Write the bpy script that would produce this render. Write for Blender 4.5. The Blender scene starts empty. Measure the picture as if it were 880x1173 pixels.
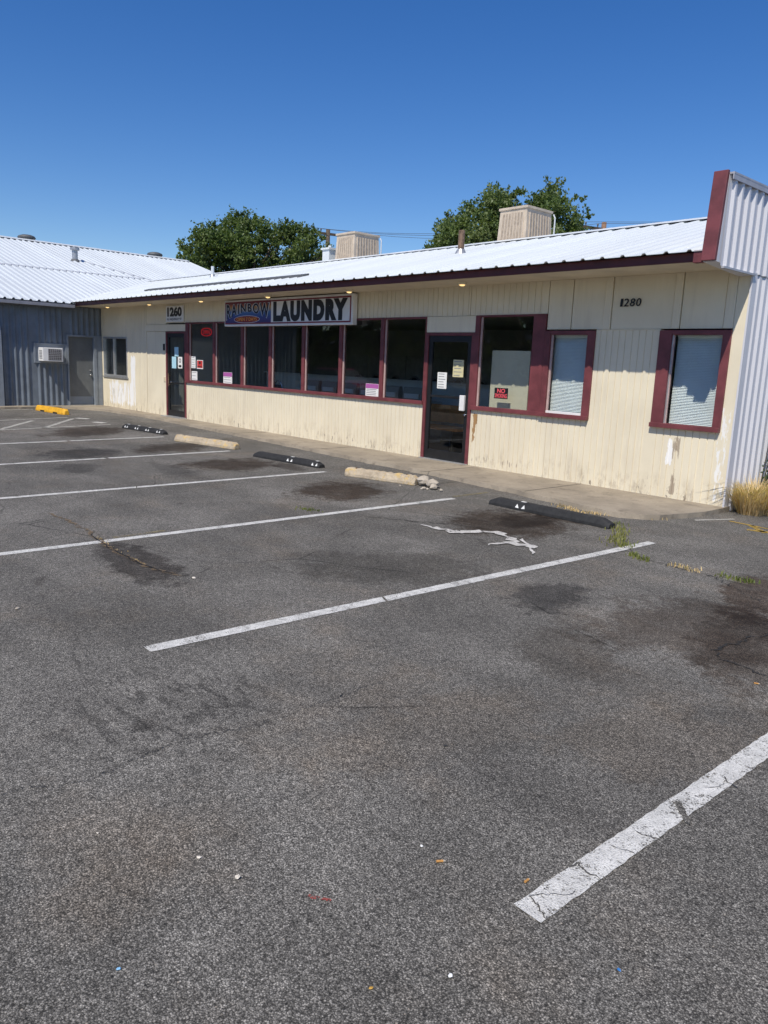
import bpy, bmesh, math, random
from mathutils import Vector, Matrix
random.seed(7)
R = math.radians
scene = bpy.context.scene
COL = scene.collection

# ------------------------------------------------------------------ camera
F_PX, YAW, PITCH, ROLL = 878.338, 0.828527, 0.1901997, 0.0416254
PW, PH = 880.0, 1173.0
HZ = 1.75
cy, sy, cp, sp = math.cos(YAW), math.sin(YAW), math.cos(PITCH), math.sin(PITCH)
FWD = Vector((-sy*cp, cy*cp, -sp)); RT = Vector((cy, sy, 0)); UP = RT.cross(FWD)
_r = RT*math.cos(ROLL) + UP*math.sin(ROLL); _u = UP*math.cos(ROLL) - RT*math.sin(ROLL)
RT, UP = _r, _u
CAMLOC = Vector((0, 0, HZ))
cd = bpy.data.cameras.new('camera'); cam = bpy.data.objects.new('camera', cd); COL.objects.link(cam)
m = Matrix((RT, UP, -FWD)).transposed().to_4x4(); m.translation = CAMLOC
cam.matrix_world = m
cd.sensor_fit = 'VERTICAL'; cd.sensor_height = 36; cd.lens = F_PX/PH*36
cd.clip_start = 0.05; cd.clip_end = 3000
scene.camera = cam
def ray(x, y): return FWD*F_PX + RT*(x-PW/2) - UP*(y-PH/2)
def at_dist(x, y, d):
    v = ray(x, y); h = math.hypot(v.x, v.y); return CAMLOC + v*(d/h)
def at_z(x, y, z=0):
    v = ray(x, y); return CAMLOC + v*((z-HZ)/v.z)

# ------------------------------------------------------------------ light
SH, SA = R(21.8), R(53.0)     # azimuth from -Y towards +X, altitude
sunto = Vector((math.sin(SH)*math.cos(SA), -math.cos(SH)*math.cos(SA), math.sin(SA)))
sd = bpy.data.lights.new('sun', 'SUN'); sd.energy = 4.6; sd.angle = R(0.53); sd.color = (1, .935, .815)
so = bpy.data.objects.new('sun', sd); COL.objects.link(so)
so.rotation_euler = (-sunto).to_track_quat('-Z', 'Y').to_euler(); so.location = (0, -20, 40)
w = bpy.data.worlds.new('World'); scene.world = w; w.use_nodes = True
nt = w.node_tree; nt.nodes.clear()
sky = nt.nodes.new('ShaderNodeTexSky'); sky.sky_type = 'NISHITA'; sky.sun_disc = False
sky.sun_elevation = SA; sky.sun_rotation = math.atan2(sunto.x, sunto.y)
sky.altitude = 300; sky.air_density = 1.0; sky.dust_density = 0.2; sky.ozone_density = 3.0
bg = nt.nodes.new('ShaderNodeBackground'); bg.inputs[1].default_value = 0.12
wo = nt.nodes.new('ShaderNodeOutputWorld')
hs = nt.nodes.new('ShaderNodeHueSaturation'); hs.inputs['Hue'].default_value = .512; hs.inputs['Saturation'].default_value = 1.34; hs.inputs['Value'].default_value = 0.99
nt.links.new(sky.outputs[0], hs.inputs['Color']); nt.links.new(hs.outputs[0], bg.inputs[0]); nt.links.new(bg.outputs[0], wo.inputs[0])
scene.view_settings.view_transform = 'Standard'; scene.view_settings.look = 'None'
scene.view_settings.exposure = 0.0; scene.view_settings.gamma = 1.0
try: scene.view_settings.use_curve_mapping = False
except Exception: pass
scene.cycles.max_bounces = 8; scene.cycles.transparent_max_bounces = 24

# ------------------------------------------------------------------ node helper
class NT:
    def __init__(s, name):
        s.m = bpy.data.materials.new(name); s.m.use_nodes = True; s.t = s.m.node_tree; s.t.nodes.clear()
        s.out = s.t.nodes.new('ShaderNodeOutputMaterial')
        s._tc = None
    def n(s, typ, props=None, **inp):
        nd = s.t.nodes.new('ShaderNode'+typ)
        for k, v in (props or {}).items(): setattr(nd, k, v)
        for k, v in inp.items():
            key = int(k[1:]) if k[0] == 'i' and k[1:].isdigit() else k.replace('_', ' ')
            s.set(nd.inputs[key], v)
        return nd
    def set(s, sock, v):
        if hasattr(v, 'is_output'): s.t.links.new(v, sock)
        elif hasattr(v, 'outputs'): s.t.links.new(v.outputs[0], sock)
        else:
            if sock.type == 'RGBA' and len(v) == 3: v = (*v, 1)
            sock.default_value = v
    @property
    def obj(s):
        if s._tc is None: s._tc = s.n('TexCoord')
        return s._tc.outputs['Object']
    def math(s, op, a, b=0.0, c=None, clamp=False):
        nd = s.n('Math', dict(operation=op, use_clamp=clamp), i0=a, i1=b)
        if c is not None: s.set(nd.inputs[2], c)
        return nd.outputs[0]
    def noise(s, scale, detail=3, rough=.55, vec=None, dist=0):
        return s.n('TexNoise', Vector=vec if vec is not None else s.obj, Scale=scale, Detail=detail, Roughness=rough, Distortion=dist).outputs[0]
    def ss(s, v, a, b, lo=0.0, hi=1.0):
        nd = s.n('MapRange', dict(interpolation_type='SMOOTHSTEP'))
        for k, x in zip(('Value', 'From Min', 'From Max', 'To Min', 'To Max'), (v, a, b, lo, hi)): s.set(nd.inputs[k], x)
        return nd.outputs[0]
    def mix(s, f, a, b, blend='MIX'):
        nd = s.n('Mix', dict(data_type='RGBA', blend_type=blend))
        s.set(nd.inputs[0], f); s.set(nd.inputs[6], a); s.set(nd.inputs[7], b)
        return nd.outputs[2]
    def scalevec(s, sc, loc=(0, 0, 0)):
        return s.n('Mapping', Vector=s.obj, Scale=sc, Location=loc).outputs[0]
    def xyz(s): return s.n('SeparateXYZ', i0=s.obj).outputs
    def bump(s, h, strength=.4, dist=.01):
        return s.n('Bump', Strength=strength, Distance=dist, Height=h).outputs[0]
    def bsdf(s, col, rough=.6, metal=0.0, normal=None, **kw):
        p = s.n('BsdfPrincipled', Base_Color=col, Roughness=rough, Metallic=metal)
        for k, v in kw.items(): s.set(p.inputs[k.replace('_', ' ')], v)
        if normal is not None: s.set(p.inputs['Normal'], normal)
        return p
    def done(s, sh):
        s.t.links.new(sh.outputs[0] if hasattr(sh, 'outputs') else sh, s.out.inputs[0]); return s.m

def simple(name, col, rough=.6, metal=0.0, var=.18, scale=6, bump=.0, bscale=60, dirt=0.0):
    t = NT(name)
    nz = t.noise(scale, 5, .6)
    f = t.ss(nz, .3, .7)
    dk = tuple(c*(1-var) for c in col); lt = tuple(min(1, c*(1+var*.6)) for c in col)
    c = t.mix(f, dk, lt)
    if dirt:
        d = t.ss(t.noise(scale*2.7, 6, .7), .55, .75, 0, dirt)
        c = t.mix(d, c, (.09, .075, .06))
    nrm = t.bump(t.noise(bscale, 3), bump, .004) if bump else None
    return t.done(t.bsdf(c, rough, metal, nrm))
def flat(name, col, rough=.5, metal=0.0):
    t = NT(name); return t.done(t.bsdf(col, rough, metal))
def emit(name, col, st):
    t = NT(name); e = t.n('Emission', Color=col, Strength=st); return t.done(e)

# ------------------------------------------------------------------ mesh helper
class MB:
    def __init__(s): s.v = []; s.f = []
    def add(s, vs, fs):
        o = len(s.v); s.v += [tuple(v) for v in vs]; s.f += [tuple(i+o for i in f) for f in fs]; return s
    def box(s, x0, x1, y0, y1, z0, z1):
        v = [(x0,y0,z0),(x1,y0,z0),(x1,y1,z0),(x0,y1,z0),(x0,y0,z1),(x1,y0,z1),(x1,y1,z1),(x0,y1,z1)]
        return s.add(v, [(0,3,2,1),(4,5,6,7),(0,1,5,4),(1,2,6,5),(2,3,7,6),(3,0,4,7)])
    def hull(s, bot, top):
        n = len(bot); v = list(bot)+list(top)
        f = [tuple(range(n-1,-1,-1)), tuple(range(n,2*n))]+[(i,(i+1)%n,n+(i+1)%n,n+i) for i in range(n)]
        return s.add(v, f)
    def prism(s, poly, axis, a, b):     # poly of 2-tuples in the other two axes (order x,y,z)
        def mk(p, c): return {'x': (c,p[0],p[1]), 'y': (p[0],c,p[1]), 'z': (p[0],p[1],c)}[axis]
        return s.hull([mk(p,a) for p in poly], [mk(p,b) for p in poly])
    def tube(s, pts, rad, n=8, cap=True):
        pts = [Vector(p) for p in pts]
        if not isinstance(rad, (list,tuple)): rad = [rad]*len(pts)
        vs = []
        for i, p in enumerate(pts):
            d = (pts[min(i+1,len(pts)-1)]-pts[max(i-1,0)]).normalized()
            a = d.cross(Vector((0,0,1)) if abs(d.z) < .9 else Vector((1,0,0))).normalized(); b = d.cross(a)
            for k in range(n):
                t = 2*math.pi*k/n; vs.append(p+(a*math.cos(t)+b*math.sin(t))*rad[i])
        fs = [(i*n+k, i*n+(k+1)%n, (i+1)*n+(k+1)%n, (i+1)*n+k) for i in range(len(pts)-1) for k in range(n)]
        if cap: fs += [tuple(range(n-1,-1,-1)), tuple(range((len(pts)-1)*n, len(pts)*n))]
        return s.add(vs, fs)
    def sphere(s, c, r, nu=10, nv=6, sc=(1,1,1), z0=-1.0):
        vs = []; 
        for j in range(nv+1):
            ph = -math.pi/2 + math.pi*j/nv
            for i in range(nu):
                t = 2*math.pi*i/nu
                vs.append((c[0]+r*sc[0]*math.cos(ph)*math.cos(t), c[1]+r*sc[1]*math.cos(ph)*math.sin(t), c[2]+r*sc[2]*math.sin(ph)))
        fs = [(j*nu+i, j*nu+(i+1)%nu, (j+1)*nu+(i+1)%nu, (j+1)*nu+i) for j in range(nv) for i in range(nu)]
        return s.add(vs, fs)
    def build(s, name, mat, parent=None, smooth=False, bevel=0, loc=None):
        me = bpy.data.meshes.new(name); me.from_pydata(s.v, [], s.f); me.update()
        bm = bmesh.new(); bm.from_mesh(me); bmesh.ops.remove_doubles(bm, verts=bm.verts, dist=1e-6) if False else None
        bmesh.ops.recalc_face_normals(bm, faces=bm.faces); bm.to_mesh(me); bm.free()
        if smooth:
            for p in me.polygons: p.use_smooth = True
        if mat: me.materials.append(mat)
        o = bpy.data.objects.new(name, me); COL.objects.link(o)
        if parent is not None:
            o.parent = parent
            if parent.type == 'EMPTY' and parent.get('_world', 1): o.location = -Vector(parent.location)
        if loc is not None: o.location = loc
        if bevel:
            md = o.modifiers.new('bevel', 'BEVEL'); md.width = bevel; md.segments = 2; md.limit_method = 'ANGLE'
        return o
def tag(o, label=None, cat=None, group=None, kind=None):
    if label: o['label'] = label
    if cat: o['category'] = cat
    if group: o['group'] = group
    if kind: o['kind'] = kind
    return o
def thing(name, loc, label, cat, group=None, local=False):
    o = bpy.data.objects.new(name, None); COL.objects.link(o); o.location = loc; o.empty_display_size = .2
    if local: o['_world'] = 0
    return tag(o, label, cat, group)
def kids(o): return [c for c in bpy.data.objects if c.parent == o]
def copy_tree(o, parent=None):
    c = o.copy(); COL.objects.link(c)
    if parent is not None: c.parent = parent
    for ch in kids(o): copy_tree(ch, c)
    return c

# ------------------------------------------------------------------ text
def text_verts(s, bold=0.0, spacing=1.0):
    cu = bpy.data.curves.new('t', 'FONT'); cu.body = s; cu.offset = bold; cu.space_character = spacing; cu.resolution_u = 4
    ob = bpy.data.objects.new('t', cu); COL.objects.link(ob)
    bpy.context.view_layer.update()
    me = bpy.data.meshes.new_from_object(ob.evaluated_get(bpy.context.evaluated_depsgraph_get()))
    vs = [v.co.copy() for v in me.vertices]; fs = [tuple(p.vertices) for p in me.polygons]
    bpy.data.objects.remove(ob); bpy.data.curves.remove(cu); bpy.data.meshes.remove(me)
    x0 = min(v.x for v in vs); x1 = max(v.x for v in vs); y0 = min(v.y for v in vs); y1 = max(v.y for v in vs)
    return [((v.x-x0)/(x1-x0), (v.y-y0)/(y1-y0)) for v in vs], fs
def text_on_wall(mb, s, x0, x1, z0, z1, y, bold=0.0, warp=None, spacing=1.0, th=.006):
    uv, fs = text_verts(s, bold, spacing)
    front = []
    for u, v in uv:
        if warp: u, v = warp(u, v)
        front.append((x0+(x1-x0)*u, y, z0+(z1-z0)*v))
    mb.add(front, fs)
    return mb

D = 10.18
# ------------------------------------------------------------------ materials
def m_asphalt():
    t = NT('asphalt')
    P = t.obj
    vor = t.n('TexVoronoi', dict(feature='F1'), Vector=P, Scale=190.0)
    cell = t.n('SeparateColor', i0=vor.outputs['Color']).outputs[0]
    fine = t.noise(330, 3, .75)
    mid = t.noise(28, 4, .65)
    big = t.noise(.55, 5, .6, dist=.4)
    big2 = t.noise(2.3, 5, .65)
    stone = t.math('POWER', cell, 2.6)
    gap = t.ss(vor.outputs['Distance'], .35, .75)
    v = t.math('MULTIPLY_ADD', stone, .20, .062)
    v = t.math('MULTIPLY_ADD', t.ss(fine, .38, .72), .115, v)
    v = t.math('MULTIPLY', v, t.math('MULTIPLY_ADD', gap, -.75, 1.12))
    v = t.math('MULTIPLY', v, t.math('MULTIPLY_ADD', t.ss(t.noise(110, 3, .7), .3, .7), .62, .69))
    v = t.math('MULTIPLY', v, t.math('MULTIPLY_ADD', t.ss(mid, .3, .7), .45, .78))
    v = t.math('MULTIPLY', v, t.math('MULTIPLY_ADD', t.ss(big, .28, .72), .42, .80))
    v = t.math('MULTIPLY', v, t.math('MULTIPLY_ADD', t.ss(big2, .3, .7), .22, .89))
    lane = t.noise(.8, 4, .6, vec=t.scalevec((.22, 1.1, 1), (2, 9, 0)))
    v = t.math('MULTIPLY', v, t.math('MULTIPLY_ADD', t.ss(lane, .35, .65), .24, .88))
    hair = t.n('TexVoronoi', dict(feature='DISTANCE_TO_EDGE'), Vector=t.n('Mix', dict(data_type='VECTOR'), i0=.12, i4=P, i5=t.n('TexNoise', Vector=P, Scale=2.2, Detail=5.0).outputs[1]).outputs[1], Scale=.42).outputs['Distance']
    hm = t.math('MULTIPLY', t.ss(hair, .006, .001), t.ss(t.noise(.7, 3, .6, vec=t.scalevec((1,1,1),(11,4,0))), .46, .6, 0, .6))
    v = t.math('MULTIPLY', v, t.math('SUBTRACT', 1.0, hm))
    base = t.mix(1.0, (1.11, 1.045, .94), t.n('CombineColor', i0=v, i1=v, i2=v), 'MULTIPLY')
    # pale chips of aggregate
    v2 = t.n('TexVoronoi', dict(feature='F1'), Vector=P, Scale=52.0)
    c2 = t.n('SeparateColor', i0=v2.outputs['Color']).outputs[1]
    chip = t.math('MULTIPLY', t.ss(c2, .965, .975), t.ss(v2.outputs['Distance'], .22, .12))
    base = t.mix(chip, base, (.34, .30, .25))
    # dark pits
    pit = t.math('MULTIPLY', t.ss(c2, .06, .04), t.ss(v2.outputs['Distance'], .3, .2))
    base = t.mix(t.math('MULTIPLY', pit, .75), base, (.012, .012, .012))
    # brownish dust film
    dust = t.ss(t.noise(.8, 6, .7, vec=t.scalevec((1, 1, 1), (7, 3, 0))), .48, .72, 0, .38)
    base = t.mix(dust, base, t.mix(1.0, base, (1.22, 1.03, .84), 'MULTIPLY'))
    # rounded oil stains, each in its own place
    n1 = t.noise(1.9, 6, .68); n2 = t.noise(9, 4, .7)
    n3 = t.noise(34, 3, .7)
    wob = t.math('ADD', t.math('MULTIPLY_ADD', n1, 1.9, -.95), t.math('MULTIPLY_ADD', n2, 1.1, -.55))
    wob = t.math('ADD', wob, t.math('MULTIPLY_ADD', n3, .7, -.35))
    vd = t.n('TexVoronoi', dict(feature='F1'), Vector=P, Scale=6.5)
    dots = t.ss(t.math('ADD', vd.outputs['Distance'], t.math('MULTIPLY', t.n('SeparateColor', i0=vd.outputs['Color']).outputs[0], .35)), .24, .16)
    core = t.ss(t.noise(3.6, 6, .7, vec=t.scalevec((1, 1, 1), (17, 6, 0))), .3, .6, .74, 1.0)
    def stain(L, Rr, T, B, strength, col, soft=.5):
        nonlocal base
        L, Rr, T, B = [Vector((p[0], p[1])) for p in (L, Rr, T, B)]
        c = (L+Rr+T+B)/4; a = (Rr-L)/2; b = (T-B)/2
        det = a.x*b.y-a.y*b.x
        r1 = (b.y/det, -b.x/det, 0); r2 = (-a.y/det, a.x/det, 0)
        q = t.n('VectorMath', dict(operation='SUBTRACT'), i0=P, i1=(c.x, c.y, 0)).outputs[0]
        u = t.n('VectorMath', dict(operation='DOT_PRODUCT'), i0=q, i1=r1).outputs['Value']
        v = t.n('VectorMath', dict(operation='DOT_PRODUCT'), i0=q, i1=r2).outputs['Value']
        ln = t.n('VectorMath', dict(operation='LENGTH'), i0=t.n('CombineXYZ', i0=u, i1=v)).outputs['Value']
        mk = t.math('MULTIPLY', t.ss(t.math('ADD', ln, wob), 1.12, 1.12-soft, 0, strength), core)
        mk = t.math('MAXIMUM', mk, t.math('MULTIPLY', dots, t.ss(ln, 1.75, .9, 0, strength*.8)))
        base = t.mix(mk, base, t.mix(1.0, base, col, 'MULTIPLY'))
    brown = (.26, .19, .14); grey = (.33, .33, .34); dkb = (.2, .16, .13)
    Z = lambda *ps: [at_z(*p) for p in ps]
    for pts, st, col, *sf in (
        (((330,562),(450,562),(385,551),(385,574)), .95, brown),
        (((205,533),(320,530),(265,525),(265,540)), .9, brown),
        (((40,521),(145,517),(90,513),(90,526)), .95, grey),
        (((150,515),(240,510),(200,507),(200,519)), .85, brown),
        (((50,497),(152,491),(100,488),(100,500)), .85, brown),
        (((505,598),(670,600),(590,583),(590,616)), .92, brown),
        (((320,652),(560,655),(450,628),(450,668)), .8, (.5,.49,.47)),
        (((580,685),(684,684),(632,668),(632,701)), .95, grey),
        (((660,712),(900,722),(800,680),(800,765)), .75, (.4,.33,.28)),
        (((780,735),(920,745),(870,700),(860,800)), .72, (.36,.28,.22)),
        (((100,635),(215,657),(150,622),(170,666)), 1.0, (.30,.28,.27)),
        (((590,742),(720,762),(650,720),(650,778)), .6, (.52,.48,.44)),
        (((60,537),(118,535),(88,531),(88,542)), .9, (.5,.5,.5)),
        (((820,675),(910,690),(870,655),(860,715)), .85, (.4,.3,.24)),
        (((560,597),(640,597),(600,589),(600,606)), .8, dkb),
        (((165,530),(235,547),(200,532),(200,545)), .5, grey),
        (((310,530),(350,538),(330,530),(330,540)), .7, dkb),
        (((-20,1060),(330,940),(150,960),(150,1060)), .38, (1.0,.88,.76), .95),
        (((330,880),(640,800),(470,800),(500,880)), .35, (1.0,.9,.8)),
        (((640,840),(900,860),(780,800),(760,900)), .5, (.9,.8,.7)),
    ): stain(*Z(*pts), st, col, *sf)
    # mottled tyre marks beside the second line
    pv = at_z(195, 815)
    q = t.n('VectorMath', dict(operation='SUBTRACT'), i0=P, i1=(pv.x, pv.y, 0)).outputs[0]
    ln = t.n('VectorMath', dict(operation='LENGTH'), i0=q).outputs['Value']
    blot = t.ss(t.math('ADD', t.noise(11, 3, .6, vec=t.scalevec((.55, 1.2, 1))), t.math('MULTIPLY', t.noise(40, 2), .12)), .56, .66)
    base = t.mix(t.math('MULTIPLY', blot, t.ss(ln, .85, .25, 0, .8)), base, t.mix(1.0, base, (.48,.48,.48), 'MULTIPLY'))
    # small dark drips scattered in the bays
    dr = t.noise(2.1, 2, .5, vec=t.scalevec((1, 1, 1), (31, 12, 0)))
    base = t.mix(t.ss(dr, .70, .76, 0, .6), base, t.mix(1.0, base, (.45,.43,.42), 'MULTIPLY'))
    h = t.math('ADD', t.math('MULTIPLY', vor.outputs['Distance'], -.9), t.math('MULTIPLY', fine, .8))
    nrm = t.bump(h, .55, .006)
    return t.done(t.bsdf(base, .88, 0, nrm, Specular_IOR_Level=.25))
M = {}
M['asphalt'] = m_asphalt()

def m_paint(name, col, wear, edge=.5):
    t = NT(name)
    c = t.mix(t.ss(t.noise(14, 5, .7), .35, .75), tuple(x*.72 for x in col), col)
    c = t.mix(t.ss(t.noise(3, 4, .7), .5, .75, 0, .35), c, tuple(x*.5 for x in col))
    a = t.noise(120, 4, .75); b = t.noise(6, 4, .7)
    v = t.math('ADD', t.math('MULTIPLY', a, .65), t.math('MULTIPLY', b, .35))
    hole = t.ss(v, wear, wear-.035)
    vo = t.n('TexVoronoi', dict(feature='F1'), Vector=t.obj, Scale=135.0)
    c = t.mix(t.ss(vo.outputs['Distance'], .45, .85, 0, .45), c, tuple(x*.3 for x in col))
    d = t.bsdf(c, .8, 0, t.bump(t.math('ADD', t.math('MULTIPLY', vo.outputs['Distance'], -.9), t.noise(260, 3)), .6, .006))
    tr = t.n('BsdfTransparent')
    mx = t.n('MixShader', i0=hole, i1=d, i2=tr)
    return t.done(mx)
M['line'] = m_paint('white_line_paint', (.80, .785, .745), .462)
M['line_worn'] = m_paint('worn_white_paint', (.64, .62, .56), .485)
M['line_yellow'] = m_paint('worn_yellow_paint', (.55, .36, .06), .47)
M['line_faint'] = m_paint('faint_yellow_paint', (.32, .27, .14), .52)
M['sealer'] = m_paint('white_crack_filler', (.76, .73, .68), .455)
M['crack'] = m_paint('dark_crack', (.018, .016, .014), .44)
M['crack_fine'] = m_paint('fine_dark_crack', (.03, .028, .025), .50)
M['crack_dirt'] = m_paint('dirt_filled_crack', (.24, .17, .10), .50)
M['asphalt_crack'] = simple('dark_asphalt_crack', (.085,.08,.075), .9, 0, .3, 60)
M['redpaint'] = m_paint('red_chalk_mark', (.45, .09, .07), .5)

def m_concrete(name, col, dirt=.5, bump=.5):
    t = NT(name)
    c = t.mix(t.ss(t.noise(1.3, 6, .65), .3, .7), tuple(x*.72 for x in col), tuple(x*1.12 for x in col))
    c = t.mix(t.ss(t.noise(45, 4, .7), .35, .75, 0, .5), c, tuple(x*.62 for x in col))
    c = t.mix(t.ss(t.noise(4.5, 6, .7), .52, .72, 0, dirt), c, (.10, .08, .06))
    return t.done(t.bsdf(c, .9, 0, t.bump(t.noise(60, 5, .7), bump, .008)))
M['concrete'] = m_concrete('walkway_concrete', (.33, .28, .215), .6)
def m_stop():
    t = NT('worn_concrete_with_old_yellow_paint')
    c = t.mix(t.ss(t.noise(5, 6, .7), .3, .7), (.34, .27, .19), (.52, .43, .31))
    c = t.mix(t.ss(t.noise(7, 5, .7, vec=t.scalevec((1, 1, 1), (5, 2, 0))), .52, .62, 0, .75), c, (.60, .39, .10))
    c = t.mix(t.ss(t.noise(16, 6, .75), .55, .68, 0, .7), c, (.13, .10, .075))
    c = t.mix(t.ss(t.noise(70, 4, .7), .4, .75, 0, .5), c, (.62, .55, .44))
    return t.done(t.bsdf(c, .9, 0, t.bump(t.math('ADD', t.noise(14, 5, .7), t.math('MULTIPLY', t.noise(60, 4), .5)), .9, .02)))
M['stop_concrete'] = m_stop()
M['rubble'] = m_concrete('broken_concrete', (.56, .49, .40), .3, .9)

def m_wall(name, flat_panel=False):
    t = NT(name)
    x, y, z = t.xyz()
    base = (.74, .64, .47)
    c = t.mix(t.ss(t.noise(1.1, 5, .6), .3, .7), (.725, .65, .495), (.795, .72, .555))
    # vertical streaking of the old paint
    st = t.noise(1.0, 5, .65, vec=t.scalevec((9, 9, .7)))
    c = t.mix(t.ss(t.noise(2.6, 5, .7, vec=t.scalevec((6, 6, .5), (3,0,1))), .55, .72, 0, .16), c, (.86, .80, .68))
    c = t.mix(t.ss(st, .5, .72, 0, .30), c, (.54, .47, .37))
    # splash dirt along the foot of the wall
    low = t.ss(z, .55, .08)
    dn = t.noise(7, 6, .72, vec=t.scalevec((1, 1, .45)))
    c = t.mix(t.math('MULTIPLY', low, t.ss(dn, .48, .68, 0, .55)), c, (.33, .26, .18))
    # flaked paint near the foot: grey bare wood
    fl = t.noise(15, 5, .72, vec=t.scalevec((1, 1, .4)))
    lowr = t.math('MULTIPLY', t.ss(z, .42, .1), t.ss(t.noise(1.7, 3, .6), .45, .62))
    c = t.mix(t.math('MULTIPLY', lowr, t.ss(fl, .57, .61)), c, (.30, .25, .19))
    def region(x0, x1, z0, z1, col, thr, sc=(1, 1, .4), ns=5.0, e=.12):
        nonlocal c
        mx = t.math('MULTIPLY', t.ss(x, x0-e, x0+e), t.ss(x, x1+e, x1-e))
        mz = t.math('MULTIPLY', t.ss(z, z0-e, z0+e), t.ss(z, z1+e, z1-e))
        mk = t.math('MULTIPLY', mx, mz)
        nn = t.noise(ns, 6, .68, vec=t.scalevec(sc, (x0, 0, z0)))
        f = t.ss(t.math('ADD', nn, t.math('MULTIPLY', mk, .5)), thr, thr+.045)
        c = t.mix(t.math('MULTIPLY', f, t.ss(mk, .02, .2)), c, col)
    if not flat_panel:
        region(-24.5, -22.5, .08, .98, (.86, .86, .86), .93, (2.2, 1, .3), 4.5, .22)
        region(-24.3, -23.2, .1, .8, (.60, .58, .54), 1.02, (3, 1, .25), 6, .2)
        region(-22.85, -22.35, .1, 1.75, (.86, .86, .86), .93, (2, 2, .25), 3.0, .18)
        region(-21.7, -21.3, .1, .5, (.84, .84, .84), 1.0)
        region(-8.93, -8.78, .45, 1.0, (.36, .21, .09), .90, (1.5, 1, .6), 9, .06)
        region(-8.75, -7.7, .08, .30, (.46, .39, .30), 1.04, (2.5, 1, .35), 6, .1)
        region(-5.22, -5.08, .1, .95, (.40, .33, .25), .98, (3, 1, .5), 7, .04)
        region(-5.3, -5.18, .5, .92, (.86, .85, .83), .9, (2, 1, .5), 5, .05)
        region(-4.62, -4.40, .08, 1.4, (.84, .83, .8), 1.0, (3, 1, .6), 6, .06)
        region(-10.9, -10.2, .08, .4, (.38, .31, .22), 1.0, (2.5, 1, .35), 6, .1) if False else None
    nrm = t.bump(t.noise(30, 5, .7, vec=t.scalevec((4, 4, .25))), .35, .004)
    return t.done(t.bsdf(c, .72, 0, nrm))
M['wall'] = m_wall('cream_painted_siding')
M['panel'] = m_wall('cream_painted_board', True)
M['soffit'] = simple('soffit_paint', (.68, .60, .45), .75, 0, .12, 2, .2)
M['maroon'] = simple('maroon_trim_paint', (.165, .042, .048), .55, 0, .25, 5, .25, 40)
M['fascia'] = simple('dark_maroon_fascia', (.105, .022, .024), .5, 0, .25, 3, .2, 40)
M['bead'] = simple('pale_glazing_bead', (.52, .38, .36), .5, 0, .15, 8)
M['alu'] = simple('aluminium', (.60, .61, .62), .38, .7, .1, 8)
M['alu_dark'] = simple('dark_anodised_frame', (.022, .023, .025), .4, .3, .2, 8)
def m_roof(name, tint=(.715, .755, .775), axis='y'):
    t = NT(name)
    sc = (1.4, .25, .25) if axis == 'y' else (.25, 1.4, .25)
    c = t.mix(t.ss(t.noise(1.0, 5, .6, vec=t.scalevec(sc)), .3, .7), tuple(k*.90 for k in tint), tint)
    pan = t.n('TexWhiteNoise', dict(noise_dimensions='1D'), W=t.math('FLOOR', t.math('MULTIPLY', t.xyz()[0 if axis == 'y' else 1], 1.1))).outputs[0]
    c = t.mix(t.math('MULTIPLY', pan, .5), c, tuple(k*.84 for k in tint))
    rs = t.noise(1.6, 5, .75, vec=t.scalevec((7, .35, .35) if axis == 'y' else (.35, 7, .35), (4, 4, 0)))
    c = t.mix(t.ss(rs, .66, .78, 0, .3), c, (.42, .34, .27))
    c = t.mix(t.ss(t.noise(2.0, 6, .7, vec=t.scalevec(sc)), .6, .8, 0, .35), c, (.40, .39, .37))
    nrm = t.bump(t.noise(3, 2), .15, .01)
    return t.done(t.bsdf(c, .42, 0.0, nrm))
M['roof'] = m_roof('white_metal_roofing')
M['roof2'] = m_roof('older_white_roofing', (.62, .66, .695), 'x')
M['end_metal'] = m_roof('white_corrugated_siding', (.70, .70, .745), 'x')
M['grey_metal'] = simple('blue_grey_siding', (.150, .178, .215), .5, .0, .16, 3, .1, dirt=.12)
M['grey_door'] = simple('grey_door_paint', (.135, .145, .150), .5, 0, .12, 4, .1)
M['grey_trim'] = simple('grey_trim', (.22, .25, .29), .5, 0, .12, 4)
M['gutter'] = simple('gutter_metal', (.46, .46, .50), .45, .2, .15, 4)
M['galv'] = simple('galvanised_metal', (.45, .46, .48), .45, .6, .25, 9, .1)
M['rust'] = simple('rusty_pipe', (.20, .13, .09), .8, .2, .5, 14, .4)
M['flash'] = simple('dark_flashing', (.11, .115, .12), .6, .2, .2, 5)
M['cooler'] = simple('cooler_tan_metal', (.56, .47, .37), .55, 0, .14, 5, .1, dirt=.1)
M['louvre'] = simple('cooler_louvre', (.40, .33, .26), .65, 0, .25, 12, .2, dirt=.2)
M['blacken'] = flat('dark_gap', (.012, .012, .012), .9)
M['ink'] = flat('black_lettering', (.010, .010, .012), .45)
M['white'] = simple('white_panel', (.78, .78, .78), .45, 0, .06, 4)
M['paper'] = simple('white_paper', (.80, .80, .78), .7, 0, .05, 9)
M['paper_blue'] = simple('pale_blue_paper', (.42, .68, .80), .7, 0, .06, 9)
M['paper_yellow'] = simple('yellowed_paper', (.64, .58, .34), .7, 0, .06, 9)
M['purple'] = flat('purple_print', (.42, .11, .36), .6)
M['redsign'] = flat('red_sign_print', (.55, .045, .04), .5)
M['pinkink'] = flat('red_letter_print', (.75, .10, .12), .5)
M['greyink'] = flat('grey_print', (.25, .25, .27), .6)
M['rubber'] = simple('black_rubber', (.022, .022, .023), .75, 0, .35, 14, .4, 80, dirt=.15)
M['refl'] = simple('white_reflector', (.78, .78, .76), .4, 0, .1, 12)
M['yellow'] = simple('yellow_kerb_paint', (.72, .38, .025), .6, 0, .2, 9, .3, 40, dirt=.18)
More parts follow.
